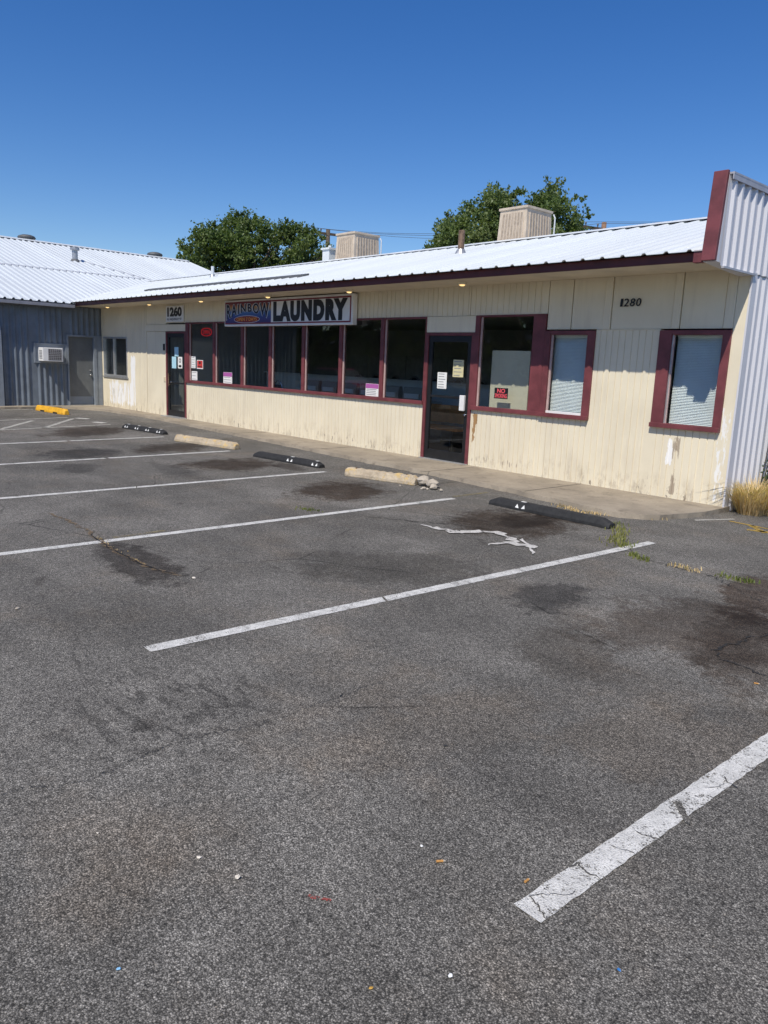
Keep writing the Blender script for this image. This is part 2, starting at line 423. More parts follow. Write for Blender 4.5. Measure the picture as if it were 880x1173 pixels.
M['pole'] = simple('weathered_pole_wood', (.10, .075, .055), .85, 0, .3, 6, .4)
M['polebrown'] = simple('brown_pole_wood', (.24, .14, .09), .85, 0, .3, 6, .4)
M['wire'] = flat('wire', (.05, .05, .055), .6)
M['bulb'] = emit('lit_lamp', (1.0, .66, .28), 1.5)
M['lampcase'] = simple('lamp_case', (.75, .68, .5), .5)
M['neon'] = emit('red_neon', (1.0, .03, .03), .45)
M['chrome'] = flat('chrome', (.7, .7, .7), .2, 1.0)
M['washer'] = simple('white_enamel', (.72, .73, .73), .3, 0, .05, 3)
M['console'] = simple('washer_console', (.34, .32, .28), .4, 0, .1, 6)
M['benchwood'] = simple('orange_wood', (.62, .27, .08), .5, 0, .2, 5)
M['floor_in'] = simple('indoor_floor', (.26, .21, .16), .5, 0, .15, 2)
M['ceil_in'] = simple('indoor_ceiling', (.4, .4, .38), .8, 0, .1, 2)
M['wall_in'] = simple('indoor_wall', (.34, .36, .35), .8, 0, .1, 2)
M['partition'] = simple('cream_partition', (.74, .70, .56), .6, 0, .05, 3)
M['darkobj'] = simple('dark_plastic', (.03, .03, .032), .5)
M['sheetglass'] = None
def m_glass(name, tint, r0=.055, strength=1.0, refl=(1,1,1)):
    t = NT(name)
    fac = t.n('LayerWeight', Blend=.5).outputs['Facing']
    f = t.math('MULTIPLY_ADD', t.math('POWER', fac, 5.0), .9*strength, .042*strength, clamp=True)
    nrm = t.bump(t.noise(.9, 2), .03, .02)
    gl = t.n('BsdfGlossy', Color=refl, Roughness=.012, Normal=nrm)
    tr = t.n('BsdfTransparent', Color=tint)
    return t.done(t.n('MixShader', i0=f, i1=tr, i2=gl))
M['glass'] = m_glass('tinted_window_glass', (.90, .915, .905))
M['glass_clear'] = m_glass('clear_window_glass', (.975, .985, .985))
M['blind'] = simple('white_blind_slats', (.75, .81, .81), .5, 0, .05, 3)
def m_leaf(name, c1, c2, c3):
    t = NT(name)
    g = t.n('NewGeometry')
    rnd = g.outputs['Random Per Island']
    c = t.mix(rnd, c1, c2)
    c = t.mix(t.ss(t.noise(.55, 4, .6), .42, .68, 0, .7), c, c3)
    d = t.bsdf(c, .5, 0, Specular_IOR_Level=.35)
    tl = t.n('BsdfTranslucent', Color=t.mix(1.0, c, (1.5, 1.7, .6), 'MULTIPLY'))
    return t.done(t.n('MixShader', i0=.28, i1=d, i2=tl))
M['leaf'] = m_leaf('dark_tree_leaf', (.050, .085, .024), (.135, .185, .050), (.15, .185, .060))
M['leaf2'] = m_leaf('olive_tree_leaf', (.062, .102, .030), (.155, .205, .064), (.165, .195, .075))
M['leaf3'] = m_leaf('vine_leaf', (.025, .05, .018), (.06, .10, .03), (.10, .13, .08))
M['grass'] = m_leaf('green_weed_blade', (.10, .14, .03), (.20, .22, .06), (.30, .27, .10))
M['dry'] = m_leaf('dry_weed_blade', (.50, .35, .17), (.74, .58, .34), (.58, .40, .21))
M['bark'] = simple('tree_bark', (.11, .085, .06), .9, 0, .35, 9, .6, 30)

# ------------------------------------------------------------------ ground
mb = MB()
mb.add([(-700,-700,0),(700,-700,0),(700,700,0),(-700,700,0)], [(0,1,2,3)])
lot = tag(mb.build('parking_lot', M['asphalt']), 'worn grey asphalt parking lot with oil stains', 'parking lot', kind='structure')

def line_mesh(p0, p1, width, z=.004, jit=.003, step=.035, breaks=()):
    """strip from p0 to p1 with slightly ragged edges; breaks = (t, gap, slant)"""
    a = Vector((p0[0],p0[1],0)); b = Vector((p1[0],p1[1],0)); d = b-a; L = d.length; d.normalize(); n = Vector((-d.y,d.x,0))
    mb = MB(); cuts = [0.0]
    segs = []; s = 0.0
    for t, g, sl in sorted(breaks):
        segs.append((s, t*L-g/2, sl)); s = t*L+g/2
    segs.append((s, L, 0))
    psl = 0
    for s0, s1, sl in segs:
        k = max(2, int((s1-s0)/step)+1); vs = []
        for i in range(k):
            f = i/(k-1); q = s0+(s1-s0)*f
            e0 = psl*(1-f)+sl*f
            for sd in (-1, 1):
                o = random.uniform(-jit, jit)
                p = a+d*(q+sd*e0*(1 if i in (0,k-1) else 0)*.5+random.uniform(-jit,jit)*(i in (0,k-1)))+n*(sd*width/2+o)
                vs.append((p.x,p.y,z))
        mb.add(vs, [(2*i,2*i+1,2*i+3,2*i+2) for i in range(k-1)]); psl = sl
    return mb
def mark(name, mb, mat): return mb.build(name, mat, lot)
W_ = .105
mark('parking_line', line_mesh((-1.285,1.89), (-1.22,7.6), .112, breaks=((.42,.01,.03),)), M['line'])
mark('parking_line', line_mesh((-4.17,1.93), (-3.95,7.52), W_, breaks=((.335,.02,.04),(.82,.012,.02))), M['line'])
mark('parking_line', line_mesh((-6.98,-1.2), (-6.93,7.62), W_), M['line'])
mark('parking_line', line_mesh((-9.60,-.9), (-9.74,7.62), W_, breaks=((.62,.02,.05),)), M['line'])
mark('parking_line', line_mesh((-12.35,-.5), (-12.79,7.66), W_, breaks=((.70,.07,.0),)), M['line'])
mark('parking_line', line_mesh((-15.05,.2), (-15.58,7.68), W_, breaks=((.72,.06,.0),)), M['line'])
mark('parking_line', line_mesh((-17.95,4.9), (-18.72,7.82), W_), M['line_worn'])
mark('parking_line', line_mesh((-19.4,2.5), (-21.0,7.6), W_), M['line_worn'])
mark('parking_line', line_mesh((-23.3,3.5), (-24.05,7.7), W_), M['line_worn'])
mark('hatch_line', line_mesh((-17.9,4.95), (-20.2,6.45), W_), M['line_worn'])
mark('hatch_line', line_mesh((-18.2,6.05), (-20.6,7.6), W_), M['line_worn'])
mark('hatch_line', line_mesh((-19.5,7.72), (-19.15,7.85), .2), M['line'])
mark('hatch_line', line_mesh((-20.75,7.75), (-20.45,7.95), .2), M['line'])
mark('faint_mark', line_mesh((-7.06,2.95), (-7.09,3.5), .06), M['line_faint'])
mark('faint_mark', line_mesh((-7.03,7.74), (-7.03,8.45), .07), M['line_faint'])
mark('yellow_mark', line_mesh((-4.03,9.56), (-3.3,9.46), .05), M['line_yellow'])
mark('yellow_mark', line_mesh((-3.66,9.2), (-3.3,9.34), .09), M['line_yellow'])
mark('yellow_mark', line_mesh((-3.75,9.52), (-3.45,9.2), .07), M['line_yellow'])
mark('faint_mark', line_mesh((-4.3,9.2), (-4.05,9.75), .05), M['line_worn'])
a_, b_ = at_z(352,1027), at_z(379,1033)
mark('red_mark', line_mesh(a_, b_, .012, jit=.004, step=.02), M['redpaint'])

def crack_mesh(px, w0, w1, z, wig=.03, world=False, seg=.07):
    pts = [Vector((*p,0)) if world else at_z(*p) for p in px]
    path = []
    for i in range(len(pts)-1):
        k = max(2, int((pts[i+1]-pts[i]).length/seg))
        for j in range(k): path.append(pts[i].lerp(pts[i+1], j/k)+Vector((random.uniform(-wig,wig), random.uniform(-wig,wig),0)))
    path.append(pts[-1]); vs = []
    for i, p in enumerate(path):
        d = (path[min(i+1,len(path)-1)]-path[max(i-1,0)]).normalized(); n = Vector((-d.y,d.x,0)); ww = random.uniform(w0,w1)/2
        if i in (0, len(path)-1): ww *= .2
        vs += [(p.x+n.x*ww,p.y+n.y*ww,z), (p.x-n.x*ww,p.y-n.y*ww,z)]
    return MB().add(vs, [(2*i,2*i+1,2*i+3,2*i+2) for i in range(len(path)-1)])
def stripe_crack(px, w0, w1, mt='asphalt_crack'):
    mark('crack', crack_mesh(px, w0, w1, .0065, .006, seg=.012), M[mt])
stripe_crack([(607,1027),(612,1033),(618,1042),(625,1054)], .003, .007)
stripe_crack([(606,1027),(622,1027),(640,1026),(657,1026),(660,1020)], .001, .004)
stripe_crack([(659,990),(664,992),(668,998),(680,1004),(689,1010)], .003, .008)
stripe_crack([(652,996),(660,990),(667,991)], .004, .012)
stripe_crack([(697,969),(706,973),(718,975),(728,980)], .001, .005)
stripe_crack([(725,952),(735,957),(745,959),(750,963)], .002, .007)
stripe_crack([(775,919),(780,927),(783,934),(787,941),(790,946)], .022, .036, 'asphalt')
stripe_crack([(828,889),(832,893),(833,897),(841,901),(846,904)], .002, .009)
stripe_crack([(805,902),(815,904),(826,901),(832,895)], .001, .004)
mark('crack', crack_mesh([(58,588),(85,600),(105,612),(120,625),(150,640),(165,648),(185,655),(208,660)], .01, .055, .006, .035, seg=.045), M['crack_dirt'])
mark('crack', crack_mesh([(105,612),(120,625),(150,640),(165,648),(200,658)], .008, .02, .008, .02), M['crack'])
mark('crack', crack_mesh([(-9.0,2.2),(-9.35,1.8),(-9.75,1.6),(-10.3,1.4)], .008, .03, .008, .03, True), M['crack'])
mark('crack', crack_mesh([(0,912),(30,900),(60,905),(110,890),(200,850),(300,830),(440,780)], .002, .006, .006, .016, seg=.03), M['crack_fine'])
mark('crack', crack_mesh([(715,625),(735,640),(780,652),(815,660),(870,690)], .006, .022, .006, .03, seg=.04), M['crack_fine'])
mark('crack', crack_mesh([(815,745),(850,735),(880,725)], .008, .03, .006, .03, seg=.04), M['crack_fine'])
mark('crack', crack_mesh([(815,745),(835,760),(880,775)], .006, .02, .006, .03, seg=.04), M['crack_fine'])
mark('crack', crack_mesh([(420,592),(470,597),(520,601),(560,606)], .006, .02, .006, .03), M['crack'])
mark('filled_crack', crack_mesh([(486,602),(505,606),(520,611),(545,609),(572,611),(588,622),(612,629)], .02, .15, .010, .05, seg=.05), M['sealer'])
mark('filled_crack', crack_mesh([(557,625),(580,623),(600,624)], .02, .10, .012, .04, seg=.05), M['sealer'])
mark('filled_crack', crack_mesh([(596,618),(606,627),(610,636)], .015, .05, .013, .02), M['sealer'])

# walkway along the shop front
def walk():
    outer = [(-24.3,2.3),(-24.3,8.6),(-23.2,9.40),(-21,9.55),(-19.8,9.56),(-17,9.38),(-14,9.20),(-11.5,9.03),(-10.25,8.95),(-8.2,8.88),(-6.9,8.72),(-6.18,8.6),(-4.95,8.42),(-4.55,8.75),(-4.36,9.6)]
    pts = []
    for i in range(len(outer)-1):
        a, b = Vector(outer[i]), Vector(outer[i+1]); k = max(1, int((b-a).length/.16))
        for j in range(k):
            p = a.lerp(b, j/k); pts.append((p.x+random.uniform(-.012,.012), p.y+random.uniform(-.03,.03)))
    pts += [outer[-1], (-4.36,10.3), (-24.95,10.3), (-24.95,2.3)]
    inner = [(x*1, y+ (.03 if i < len(pts)-4 else 0)) for i, (x, y) in enumerate(pts)]
    mb = MB(); mb.hull([(x,y,-.05) for x,y in pts], [(x,y,.062) for x,y in inner]); return mb
wk = tag(walk().build('walkway', M['concrete']), 'stained concrete walkway along the shop front', 'walkway', kind='structure')
mb = MB()
for xx in (-21.9,-18.6,-15.3,-12.0,-8.7,-6.6): mb.box(xx-.006, xx+.006, 8.75 if xx > -10 else 9.25, 10.17, .0625, .0645)
mb.build('joint', M['crack'], wk)
mb = MB().hull([(-23.2,9.2,0),(-21.9,9.3,0),(-21.9,9.6,0),(-23.2,9.5,0)], [(-23.1,9.25,.03),(-22,9.33,.03),(-22,9.6,.07),(-23.2,9.5,.07)])

# ------------------------------------------------------------------ laundromat
B = thing('laundromat_building', (-14.6, D, 0), 'long low cream laundromat with vertical siding, maroon trim and white metal roof', 'building')
XL, XR = -24.88, -4.40
def siding(mb, x0, x1, z0, z1, pitch=.1, y=D, g=.014, d=.010, thick=.09, off=0.0):
    prof = [(x0, y)]
    if pitch:
        x = x0 + (pitch - (x0-off) % pitch) % pitch; pitch0 = pitch
        if x-x0 < .02: x += pitch
        while x < x1-.02:
            gg = g*random.uniform(.7,1.3)
            prof += [(x-gg/2,y),(x-gg/3,y+d),(x+gg/3,y+d),(x+gg/2,y)]
            x += pitch0*random.uniform(.9,1.1)
    prof += [(x1,y),(x1,y+thick),(x0,y+thick)]
    mb.prism(prof, 'z', z0, z1)
mb = MB()
ZB, ZT, WT = .055, 3.13, 2.63
siding(mb, XL, -24.72, ZB, ZT); siding(mb, -24.72, -22.95, ZB, 1.03); siding(mb, -24.72, -22.95, 2.24, ZT); siding(mb, -22.95, -21.64, ZB, ZT)
siding(mb, -19.24, -14.2, ZB, 1.06); siding(mb, -14.195, -10.14, ZB, 1.06, .112)
siding(mb, -20.40, -17.02, 2.63, ZT, .2); siding(mb, -17.015, -14.215, WT, ZT, .2); siding(mb, -14.21, -11.03, WT, ZT, .125); siding(mb, -11.02, -9.12, WT, ZT, .125); siding(mb, -9.11, -7.5, WT, ZT, .125)
siding(mb, -8.96, -6.59, ZB, 1.05, .105); siding(mb, -6.59, -5.56, ZB, 2.385, .105); siding(mb, -5.56, -4.56, ZB, 1.05, .105); siding(mb, -4.56, XR, ZB, ZT, .0)
mb.build('wall', M['wall'], B)
# smooth boards above and beside the doors, each its own piece
for bx in (
    (-21.63,-20.40,D+.012,D+.09,ZB,2.40),
    (-21.63,-20.41,D+.004,D+.09,2.59,ZT),
    (-21.63,-19.24,D-.012,D+.09,2.405,2.585),
    (-10.14,-8.96,D-.01,D+.09,2.35,2.625),
    (-7.49,-7.06,D+.004,D+.09,2.39,ZT),
    (-7.045,-6.50,D+.004,D+.09,2.39,ZT),
    (-6.36,-5.42,D+.004,D+.09,2.39,ZT),
    (-5.29,-4.70,D+.004,D+.09,2.39,ZT),
    (-6.49,-6.37,D-.014,D+.09,2.39,ZT),
    (-5.41,-5.30,D-.014,D+.09,2.39,ZT),
    (-4.69,-4.565,D-.012,D+.09,2.39,ZT),
    (-8.95,-7.5,D-.006,D+.08,2.632,2.66),
    (-6.58,-5.57,D-.006,D+.05,2.372,2.388),
    ):
    MB().box(*bx).build('upper_board', M['panel'], B, bevel=.004)
# corner trim
mb = MB(); mb.box(XR-.002, XR+.022, D-.02, D+.12, .02, ZT-.05); mb.build('corner_trim', M['end_metal'], B)
# soffit and fascia
mb = MB(); mb.box(-24.86, -4.57, 9.31, D+.1, ZT, ZT+.03); mb.build('soffit', M['soffit'], B)
mb = MB(); mb.box(-24.80, -4.57, 9.27, 9.308, 3.125, 3.235); mb.build('fascia', M['fascia'], B, bevel=.004)
SL = .267
def roof_prof(x0, x1, pitch, h=.024, w=.04):
    xs = []; x = x0
    while x < x1:
        xs += [(x,0),(x+pitch/2-w,0),(x+pitch/2-w*.45,h),(x+pitch/2+w*.45,h),(x+pitch/2+w,0)]
        for q in (.17,.83): pass
        x += pitch
    xs.append((x1,0)); return [p for p in xs if p[0] <= x1]
mb = MB()
pr = roof_prof(-34.0, -4.58, .30)
y0, zz0, y1 = 9.165, 3.236, 14.2
vs = []
for x, h in pr: vs += [(x,y0,zz0+h),(x,y1,zz0+SL*(y1-y0)+h)]
k = len(pr); mb.add(vs, [(2*i,2*i+2,2*i+3,2*i+1) for i in range(k-1)])
roof = mb.build('roof', M['roof'], B)
md = roof.modifiers.new('thick', 'SOLIDIFY'); md.thickness = .006
zr = zz0+SL*(y1-y0)
mb = MB(); mb.add([(-34,y1,zr+.01),(-4.58,y1,zr+.01),(-4.58,19.2,3.25),(-34,19.2,3.25)], [(0,1,2,3)]); mb.build('roof', M['roof'], B)
mb = MB(); mb.prism([(14.0,zr-.005),(14.0,zr-.045),(14.02,zr+.0),(14.2,zr+.052),(14.38,zr+.0),(14.38,zr-.04),(14.2,zr+.035)][0:0] or [(13.98,zr-.02),(14.2,zr+.055),(14.42,zr-.02),(14.2,zr+.035)], 'x', -29.7, -4.58)
mb.build('ridge_cap', M['roof'], B)
mb = MB(); z10 = zz0+SL*(10.28-y0); mb.prism([(10.26,z10-.0),(10.26,z10+.05),(10.42,z10+.10),(10.42,z10+.04)], 'x', -21.9, -14.1); mb.build('lap_gap', M['flash'], B)  # dark bar drawn for the shaded gap under the raised upper sheets
# inner rafters' shade box under the roof so daylight does not leak in
mb = MB(); mb.box(-24.8, -4.62, D+.12, 18.9, 2.78, 2.82); mb.build('ceiling', M['ceil_in'], B)
# end wall, corrugated, with raised wing
def corr(mb, a0, a1, z0, z1, x, pitch=.19, h=.032, axis='x', sgn=1, top=None):
    pts = [(a0,0)]; a = a0+pitch*.35
    while a < a1-.1:
        pts += [(a,0),(a+.028,h),(a+.068,h),(a+.096,0)]; a += pitch
    pts.append((a1,0)); vs = []
    for q, d in pts:
        vs += [(x+sgn*d,q,z0),(x+sgn*d,q,z1 if top is None else top(q))]
    mb.add(vs, [(2*i,2*i+2,2*i+3,2*i+1) for i in range(len(pts)-1)])
mb = MB()
corr(mb, D+.06, 19.0, -.02, 3.04, XR+.004)
wing_top = lambda q: min(4.08, 4.70) if q < 12.6 else max(3.1, min(4.08, zr+.05-SL*abs(q-14.2)))
mb.build('end_wall', M['end_metal'], B)
mb = MB(); corr(mb, 9.252, 12.6, 3.06, 4.08, XR+.010)
# the lower front corner follows the sloping board
mb.build('parapet_siding', M['end_metal'], B)
mb = MB()
mb.prism([(9.168,3.10),(9.247,4.075),(12.6,4.075),(12.6,3.02),(10.1,3.04)], 'x', -4.56, XR)
mb.prism([(12.6,3.0),(12.6,4.07),(14.2,4.62),(15.6,4.24),(19.0,3.3),(19.0,3.0)], 'x', -4.56, XR-.01)
mb.build('parapet', M['end_metal'], B)
mb = MB(); mb.prism([(9.115,3.11),(9.20,4.12),(9.25,4.12),(9.17,3.11)], 'x', -4.57, -4.40)
mb.box(-4.70,-4.575,9.18,9.27,3.10,3.245)
mb.build('parapet_board', M['maroon'], B, bevel=.005)
mb = MB(); mb.box(-4.57,-4.345,9.252,12.62,4.078,4.10); mb.box(-4.362,-4.347,9.252,12.62,4.02,4.078); mb.box(-4.392,-4.355,9.29,D+.02,3.035,3.058)
mb.build('parapet_cap', M['gutter'], B)
mb = MB(); mb.box(-24.8, XR-.01, 19.0, 19.08, 0, 3.25); mb.build('rear_wall', M['panel'], B)
mb = MB(); mb.box(XR-.10, XR-.012, D+.1, 19.0, .0, 3.0); mb.build('end_wall_lining', M['wall_in'], B)
# interior shell
mb = MB(); mb.box(-24.8, XR-.1, D+.1, 17.0, .03, .058); mb.build('indoor_floor', M['floor_in'], B)
mb = MB(); mb.box(-24.8, XR-.1, 16.5, 16.6, .058, 2.78); mb.box(-20.45,-20.37,D+.1,16.5,.058,2.78); mb.box(-7.62,-7.54,D+.1,16.5,.058,2.78); mb.build('indoor_wall', M['wall_in'], B)

# windows
YG = D+.035
def window(x0, x1, z0, z1, left, right, top, sill, glass=M['glass'], bead=True, proud=.025, sillproud=.05, frame=M['maroon']):
    f = MB()
    f.box(x0, x0+left, D-proud, D+.085, z0, z1)
    if right: f.box(x1-right, x1, D-proud, D+.085, z0, z1)
    f.box(x0+left, x1-right, D-proud+.003, D+.083, z1-top, z1)
    f.box(x0+(left if left < .05 else 0)+.002, x1-.002, D-sillproud, D+.083, z0-.012, z0+sill)
    w = f.build('window', frame, B, bevel=.003)
    g = MB(); g.box(x0+left-.005, x1-right+.005, YG, YG+.006, z0+sill-.005, z1-top+.005); g.build('pane', glass, w)
    if bead:
        b = MB(); b.box(x0+left, x0+left+.028, YG-.025, YG-.001, z0+sill, z1-top); b.build('glazing_bead', M['bead'], w)
    return w
ms = [-19.24,-17.80,-16.46,-15.25,-13.96,-12.66,-11.38,-10.14]
for i in range(7):
    window(ms[i], ms[i+1], 1.06, 2.63, .17 if i == 0 else .10, .02 if i == 6 else 0, .035, .05)
window(-8.96, -7.5, 1.05, 2.63, .10, .24, .03, .055)
def blinds(x0, x1, z0, z1, w, y=D+.13):
    b = MB(); z = z0+.012
    while z < z1:
        b.add([(x0,y-.008,z-.011),(x1,y-.008,z-.011),(x1,y+.008,z+.0095),(x0,y+.008,z+.0095)], [(0,1,2,3)]); z += .0215
    b.box(x0,x1,y-.015,y+.015,z1,z1+.03)
    b.build('blind', M['blind'], w)
w1 = window(-7.495, -6.59, 1.05, 2.37, .10, .13, .06, .05, M['glass_clear'], True, .03, .07)
blinds(-7.40, -6.73, 1.1, 2.28, w1)
w2 = window(-5.56, -4.56, 1.05, 2.37, .18, .11, .06, .05, M['glass_clear'], True, .03, .07)
blinds(-5.36, -4.68, 1.1, 2.28, w2)
mb = MB(); mb.box(-5.385,-5.36,YG-.03,YG-.002,1.10,2.31); mb.build('glazing_bead', M['alu'], w2)
mb = MB(); mb.box(-7.42,-6.72,YG-.03,YG-.002,1.10,1.135); mb.build('inner_sill', M['white'], w1)
# sliding window at the left
f = MB(); f.box(-24.72,-24.67,D-.02,D+.07,1.03,2.24); f.box(-23.0,-22.95,D-.02,D+.07,1.03,2.24); f.box(-24.67,-23.0,D-.018,D+.07,2.19,2.24); f.box(-24.67,-23.0,D-.018,D+.07,1.03,1.08); f.box(-23.98,-23.93,D-.012,D+.065,1.08,2.19)
wl = f.build('window', M['alu'], B, bevel=.003)
for a, b in ((-24.67,-23.98),(-23.93,-23.0)): g = MB(); g.box(a-.004,b+.004,YG,YG+.006,1.075,2.195); g.build('pane', M['glass'], wl)
mb = MB(); mb.box(-24.76,-22.91,D-.035,D-.001,.985,1.025); mb.build('sill', M['galv'], wl)
mb = MB(); mb.box(-24.6,-23.0,D+.3,D+.32,1.0,2.3); mb.build('curtain', M['darkobj'], wl)

# doors
def door(x0, x1, z1, fr, name='door', jamb=.07, rail=None):
    f = MB(); f.box(x0,x0+jamb,D-.02,D+.08,ZB,z1); f.box(x1-jamb,x1,D-.02,D+.08,ZB,z1); f.box(x0+jamb,x1-jamb,D-.018,D+.078,z1-.05,z1)
    d = f.build('door_frame', M['maroon'], B, bevel=.003)
    a, b = x0+jamb+.004, x1-jamb-.004
    f = MB(); s = .085
    f.box(a,a+s,D+.0,D+.05,ZB+.02,z1-.055); f.box(b-s,b,D+.0,D+.05,ZB+.02,z1-.055); f.box(a+s,b-s,D+.001,D+.049,z1-.16,z1-.055); f.box(a+s,b-s,D+.001,D+.049,ZB+.02,ZB+.19)
    if rail: f.box(a+s,b-s,D+.004,D+.046,rail-.02,rail+.02)
    dd = f.build('door', M['alu_dark'], B, bevel=.003)
    g = MB(); g.box(a+s-.004,b-s+.004,D+.02,D+.026,ZB+.185,z1-.155); g.build('pane', M['glass'], dd)
    return dd
d2 = door(-20.40, -19.24, 2.40, None, rail=1.0)
d1 = door(-10.14, -8.96, 2.345, None, rail=1.22)
mb = MB(); mb.tube([(-20.19,D-.05,.9),(-20.19,D-.05,1.25)], .016); mb.tube([(-20.19,D-.05,.95),(-20.19,D+.0,.95)], .01); mb.tube([(-20.19,D-.05,1.2),(-20.19,D+.0,1.2)], .01); mb.build('handle', M['rust'], d2)
mb = MB(); mb.box(-9.21,-9.10,D-.05,D-.002,1.0,1.27); mb.build('handle', M['white'], d1, bevel=.008)
mb = MB(); mb.sphere((-9.09,D-.012,.93),.022); mb.build('lock', M['chrome'], d1)
mb = MB(); mb.sphere((-20.1,D-.012,1.02),.022); mb.build('lock', M['chrome'], d2)
MB().box(-20.4,-19.24,9.98,D,.0625,.085).build('threshold', M['alu'], B); MB().box(-10.14,-8.96,D-.06,D+.09,.0625,.078).build('threshold', M['alu'], B)
# soffit lights
for x in (-23.25,-20.45,-17.6,-14.65,-11.85,-8.92):
    mb = MB(); mb.tube([(x,9.72,3.128),(x,9.72,3.09)], [.085,.07], 14); o = mb.build('soffit_light', M['lampcase'], B)
    mb = MB(); mb.sphere((x,9.72,3.092),.052,12,6,(1,1,.5)); mb.build('lamp', M['bulb'], o, True)
# small boxes by the left door
mb = MB(); mb.box(-20.56,-20.50,D-.02,D+.012,1.88,2.06); mb.build('bell_box', M['darkobj'], B)
mb = MB(); mb.box(-20.56,-20.49,D-.012,D+.012,1.02,1.14); mb.build('wall_plate', M['soffit'], B)
# roof pipes
def pipe(name, x, y, h, r, mat, cap=None):
    zb = zz0+SL*(y-y0)
    mb = MB(); mb.tube([(x,y,zb-.05),(x,y,zb+h)], r, 14); p = mb.build(name, mat, B, False)
    mb = MB(); mb.tube([(x,y,zb-.02),(x,y,zb+.09)], [r*2.0,r*1.15], 14); mb.build('flashing_boot', M['galv'], p)
    if cap: mb = MB(); mb.tube([(x,y,zb+h),(x,y,zb+h+.05)], r*1.5, 14); mb.build('cap', cap, p)
    return p
pipe('vent_pipe', -11.4, 12.32, .46, .065, M['rust'])
pipe('vent_pipe', -22.95, 13.1, .34, .05, M['roof2'])
mb = MB(); mb.box(-18.98,-18.66,14.5,14.8,4.4,5.0); mb.box(-19.02,-18.62,14.46,14.84,5.0,5.05); mb.tube([(-18.82,14.65,5.05),(-18.82,14.65,5.13)],.05,8); mb.build('flue_box', M['roof'], B)

# ------------------------------------------------------------------ grey building
G = thing('metal_building', (-36, 8, 0), 'blue grey corrugated metal building with white ribbed roof on the left', 'building')
GX = -24.88; GS = 2.6
mb = MB()
def corr_y(mb, a0, a1, z0, z1, off=.0):
    pts = [(a0,0)]; a = a0+(.17-((a0-off) % .17)) % .17
    while a < a1-.12:
        pts += [(a,0),(a+.046,.040),(a+.072,.040),(a+.118,0)]; a += .17
    pts.append((a1,0)); vs = []
    for q, d in pts: vs += [(GX+d,q,z0),(GX+d,q,z1)]
    mb.add(vs, [(2*i,2*i+2,2*i+3,2*i+1) for i in range(len(pts)-1)])
corr_y(mb, GS, 8.06, .05, 3.12); corr_y(mb, 8.06, 9.06, 1.96, 3.12); corr_y(mb, 8.06, 9.06, .05, 1.36); corr_y(mb, 9.06, D-.01, 2.26, 3.12)
mb.build('wall', M['grey_metal'], G)
mb = MB(); mb.box(-48,-36.0,GS,GS+.1,0,3.1); mb.prism([(GX-.02,0),(GX-.02,3.1),(-36.6,6.3),(-48.3,3.1),(-48.3,0)], 'y', GS+.02, GS+.1); mb.prism([(GX-.02,0),(GX-.02,3.1),(-36.6,6.3),(-48.3,3.1),(-48.3,0)], 'y', 19.2, 19.3)
mb.box(GX-.12,GX-.01,GS,9.03,.0,3.1); mb.box(GX-.2,GX-.14,9.0,19.2,0,3.1); mb.box(-48.3,-48.2,GS,19.2,0,3.1)
mb.build('wall', M['grey_metal'], G)
mb = MB(); mb.box(GX+.0,GX+.05,8.06,9.06,1.36,1.395); mb.box(GX,GX+.05,8.06,9.06,1.925,1.96); mb.box(GX,GX+.05,8.06,8.11,1.395,1.925); mb.box(GX,GX+.05,9.0,9.06,1.395,1.925); mb.box(GX,GX+.02,8.11,9.0,1.395,1.925)
mb.box(GX-.12,GX+.05,9.06,9.11,.06,2.26); mb.box(GX-.12,GX+.05,9.90,9.99,.06,2.26); mb.box(GX-.12,GX+.048,9.11,9.90,2.2,2.26); mb.box(GX-.1,GX+.03,9.99,D-.01,.06,2.26)
mb.build('wall_trim', M['grey_trim'], G, bevel=.004)
mb = MB(); mb.box(GX-.10,GX-.06,9.11,9.90,.08,2.2); gd = mb.build('door', M['grey_door'], G)
mb = MB(); mb.sphere((GX-.02,9.80,1.03),.032); mb.tube([(GX-.06,9.80,1.03),(GX-.02,9.80,1.03)],.014); mb.sphere((GX-.05,9.80,1.17),.026); mb.build('handle', M['chrome'], gd, True)
mb = MB(); mb.box(GX-.06,GX-.052,9.13,9.88,.10,.34); mb.build('kick_plate', M['grey_trim'], gd)
mb = MB(); mb.box(GX-.1,GX+.06,9.11,9.90,.0625,.08); mb.build('threshold', M['alu'], G)
mb = MB(); mb.box(GX+.0,GX+.17,6.3,7.12,.05,2.4); mb.build('pilaster', M['grey_trim'], G)
EX = -24.58
mb = MB(); mb.prism([(EX-.01,3.06),(EX+.09,3.06),(EX+.11,3.15),(EX-.01,3.15)], 'y', GS-.2, 9.22); mb.build('gutter', M['gutter'], G)
mb = MB(); mb.box(EX-.06,EX-.012,GS-.2,9.25,3.03,3.18); mb.box(GX,EX-.06,GS,9.28,3.12,3.14); mb.build('eave_board', M['flash'], G)
mb = MB()
ps = roof_prof(GS-.3, 19.45, .24, .04, .05); RX = -36.6; vs = []
for q, h in ps: vs += [(EX+.05,q,3.187+h),(RX,q,3.187+h+SL*(EX+.05-RX))]
mb.add(vs, [(2*i,2*i+1,2*i+3,2*i+2) for i in range(len(ps)-1)])
gr = mb.build('roof', M['roof2'], G); md = gr.modifiers.new('thick','SOLIDIFY'); md.thickness = .006
zg = 3.187+SL*(EX+.05-RX)
mb = MB(); mb.add([(RX,GS-.3,zg+.01),(RX,19.45,zg+.01),(-48.6,19.45,3.15),(-48.6,GS-.3,3.15)], [(0,1,2,3)]); mb.build('roof', M['roof2'], G)
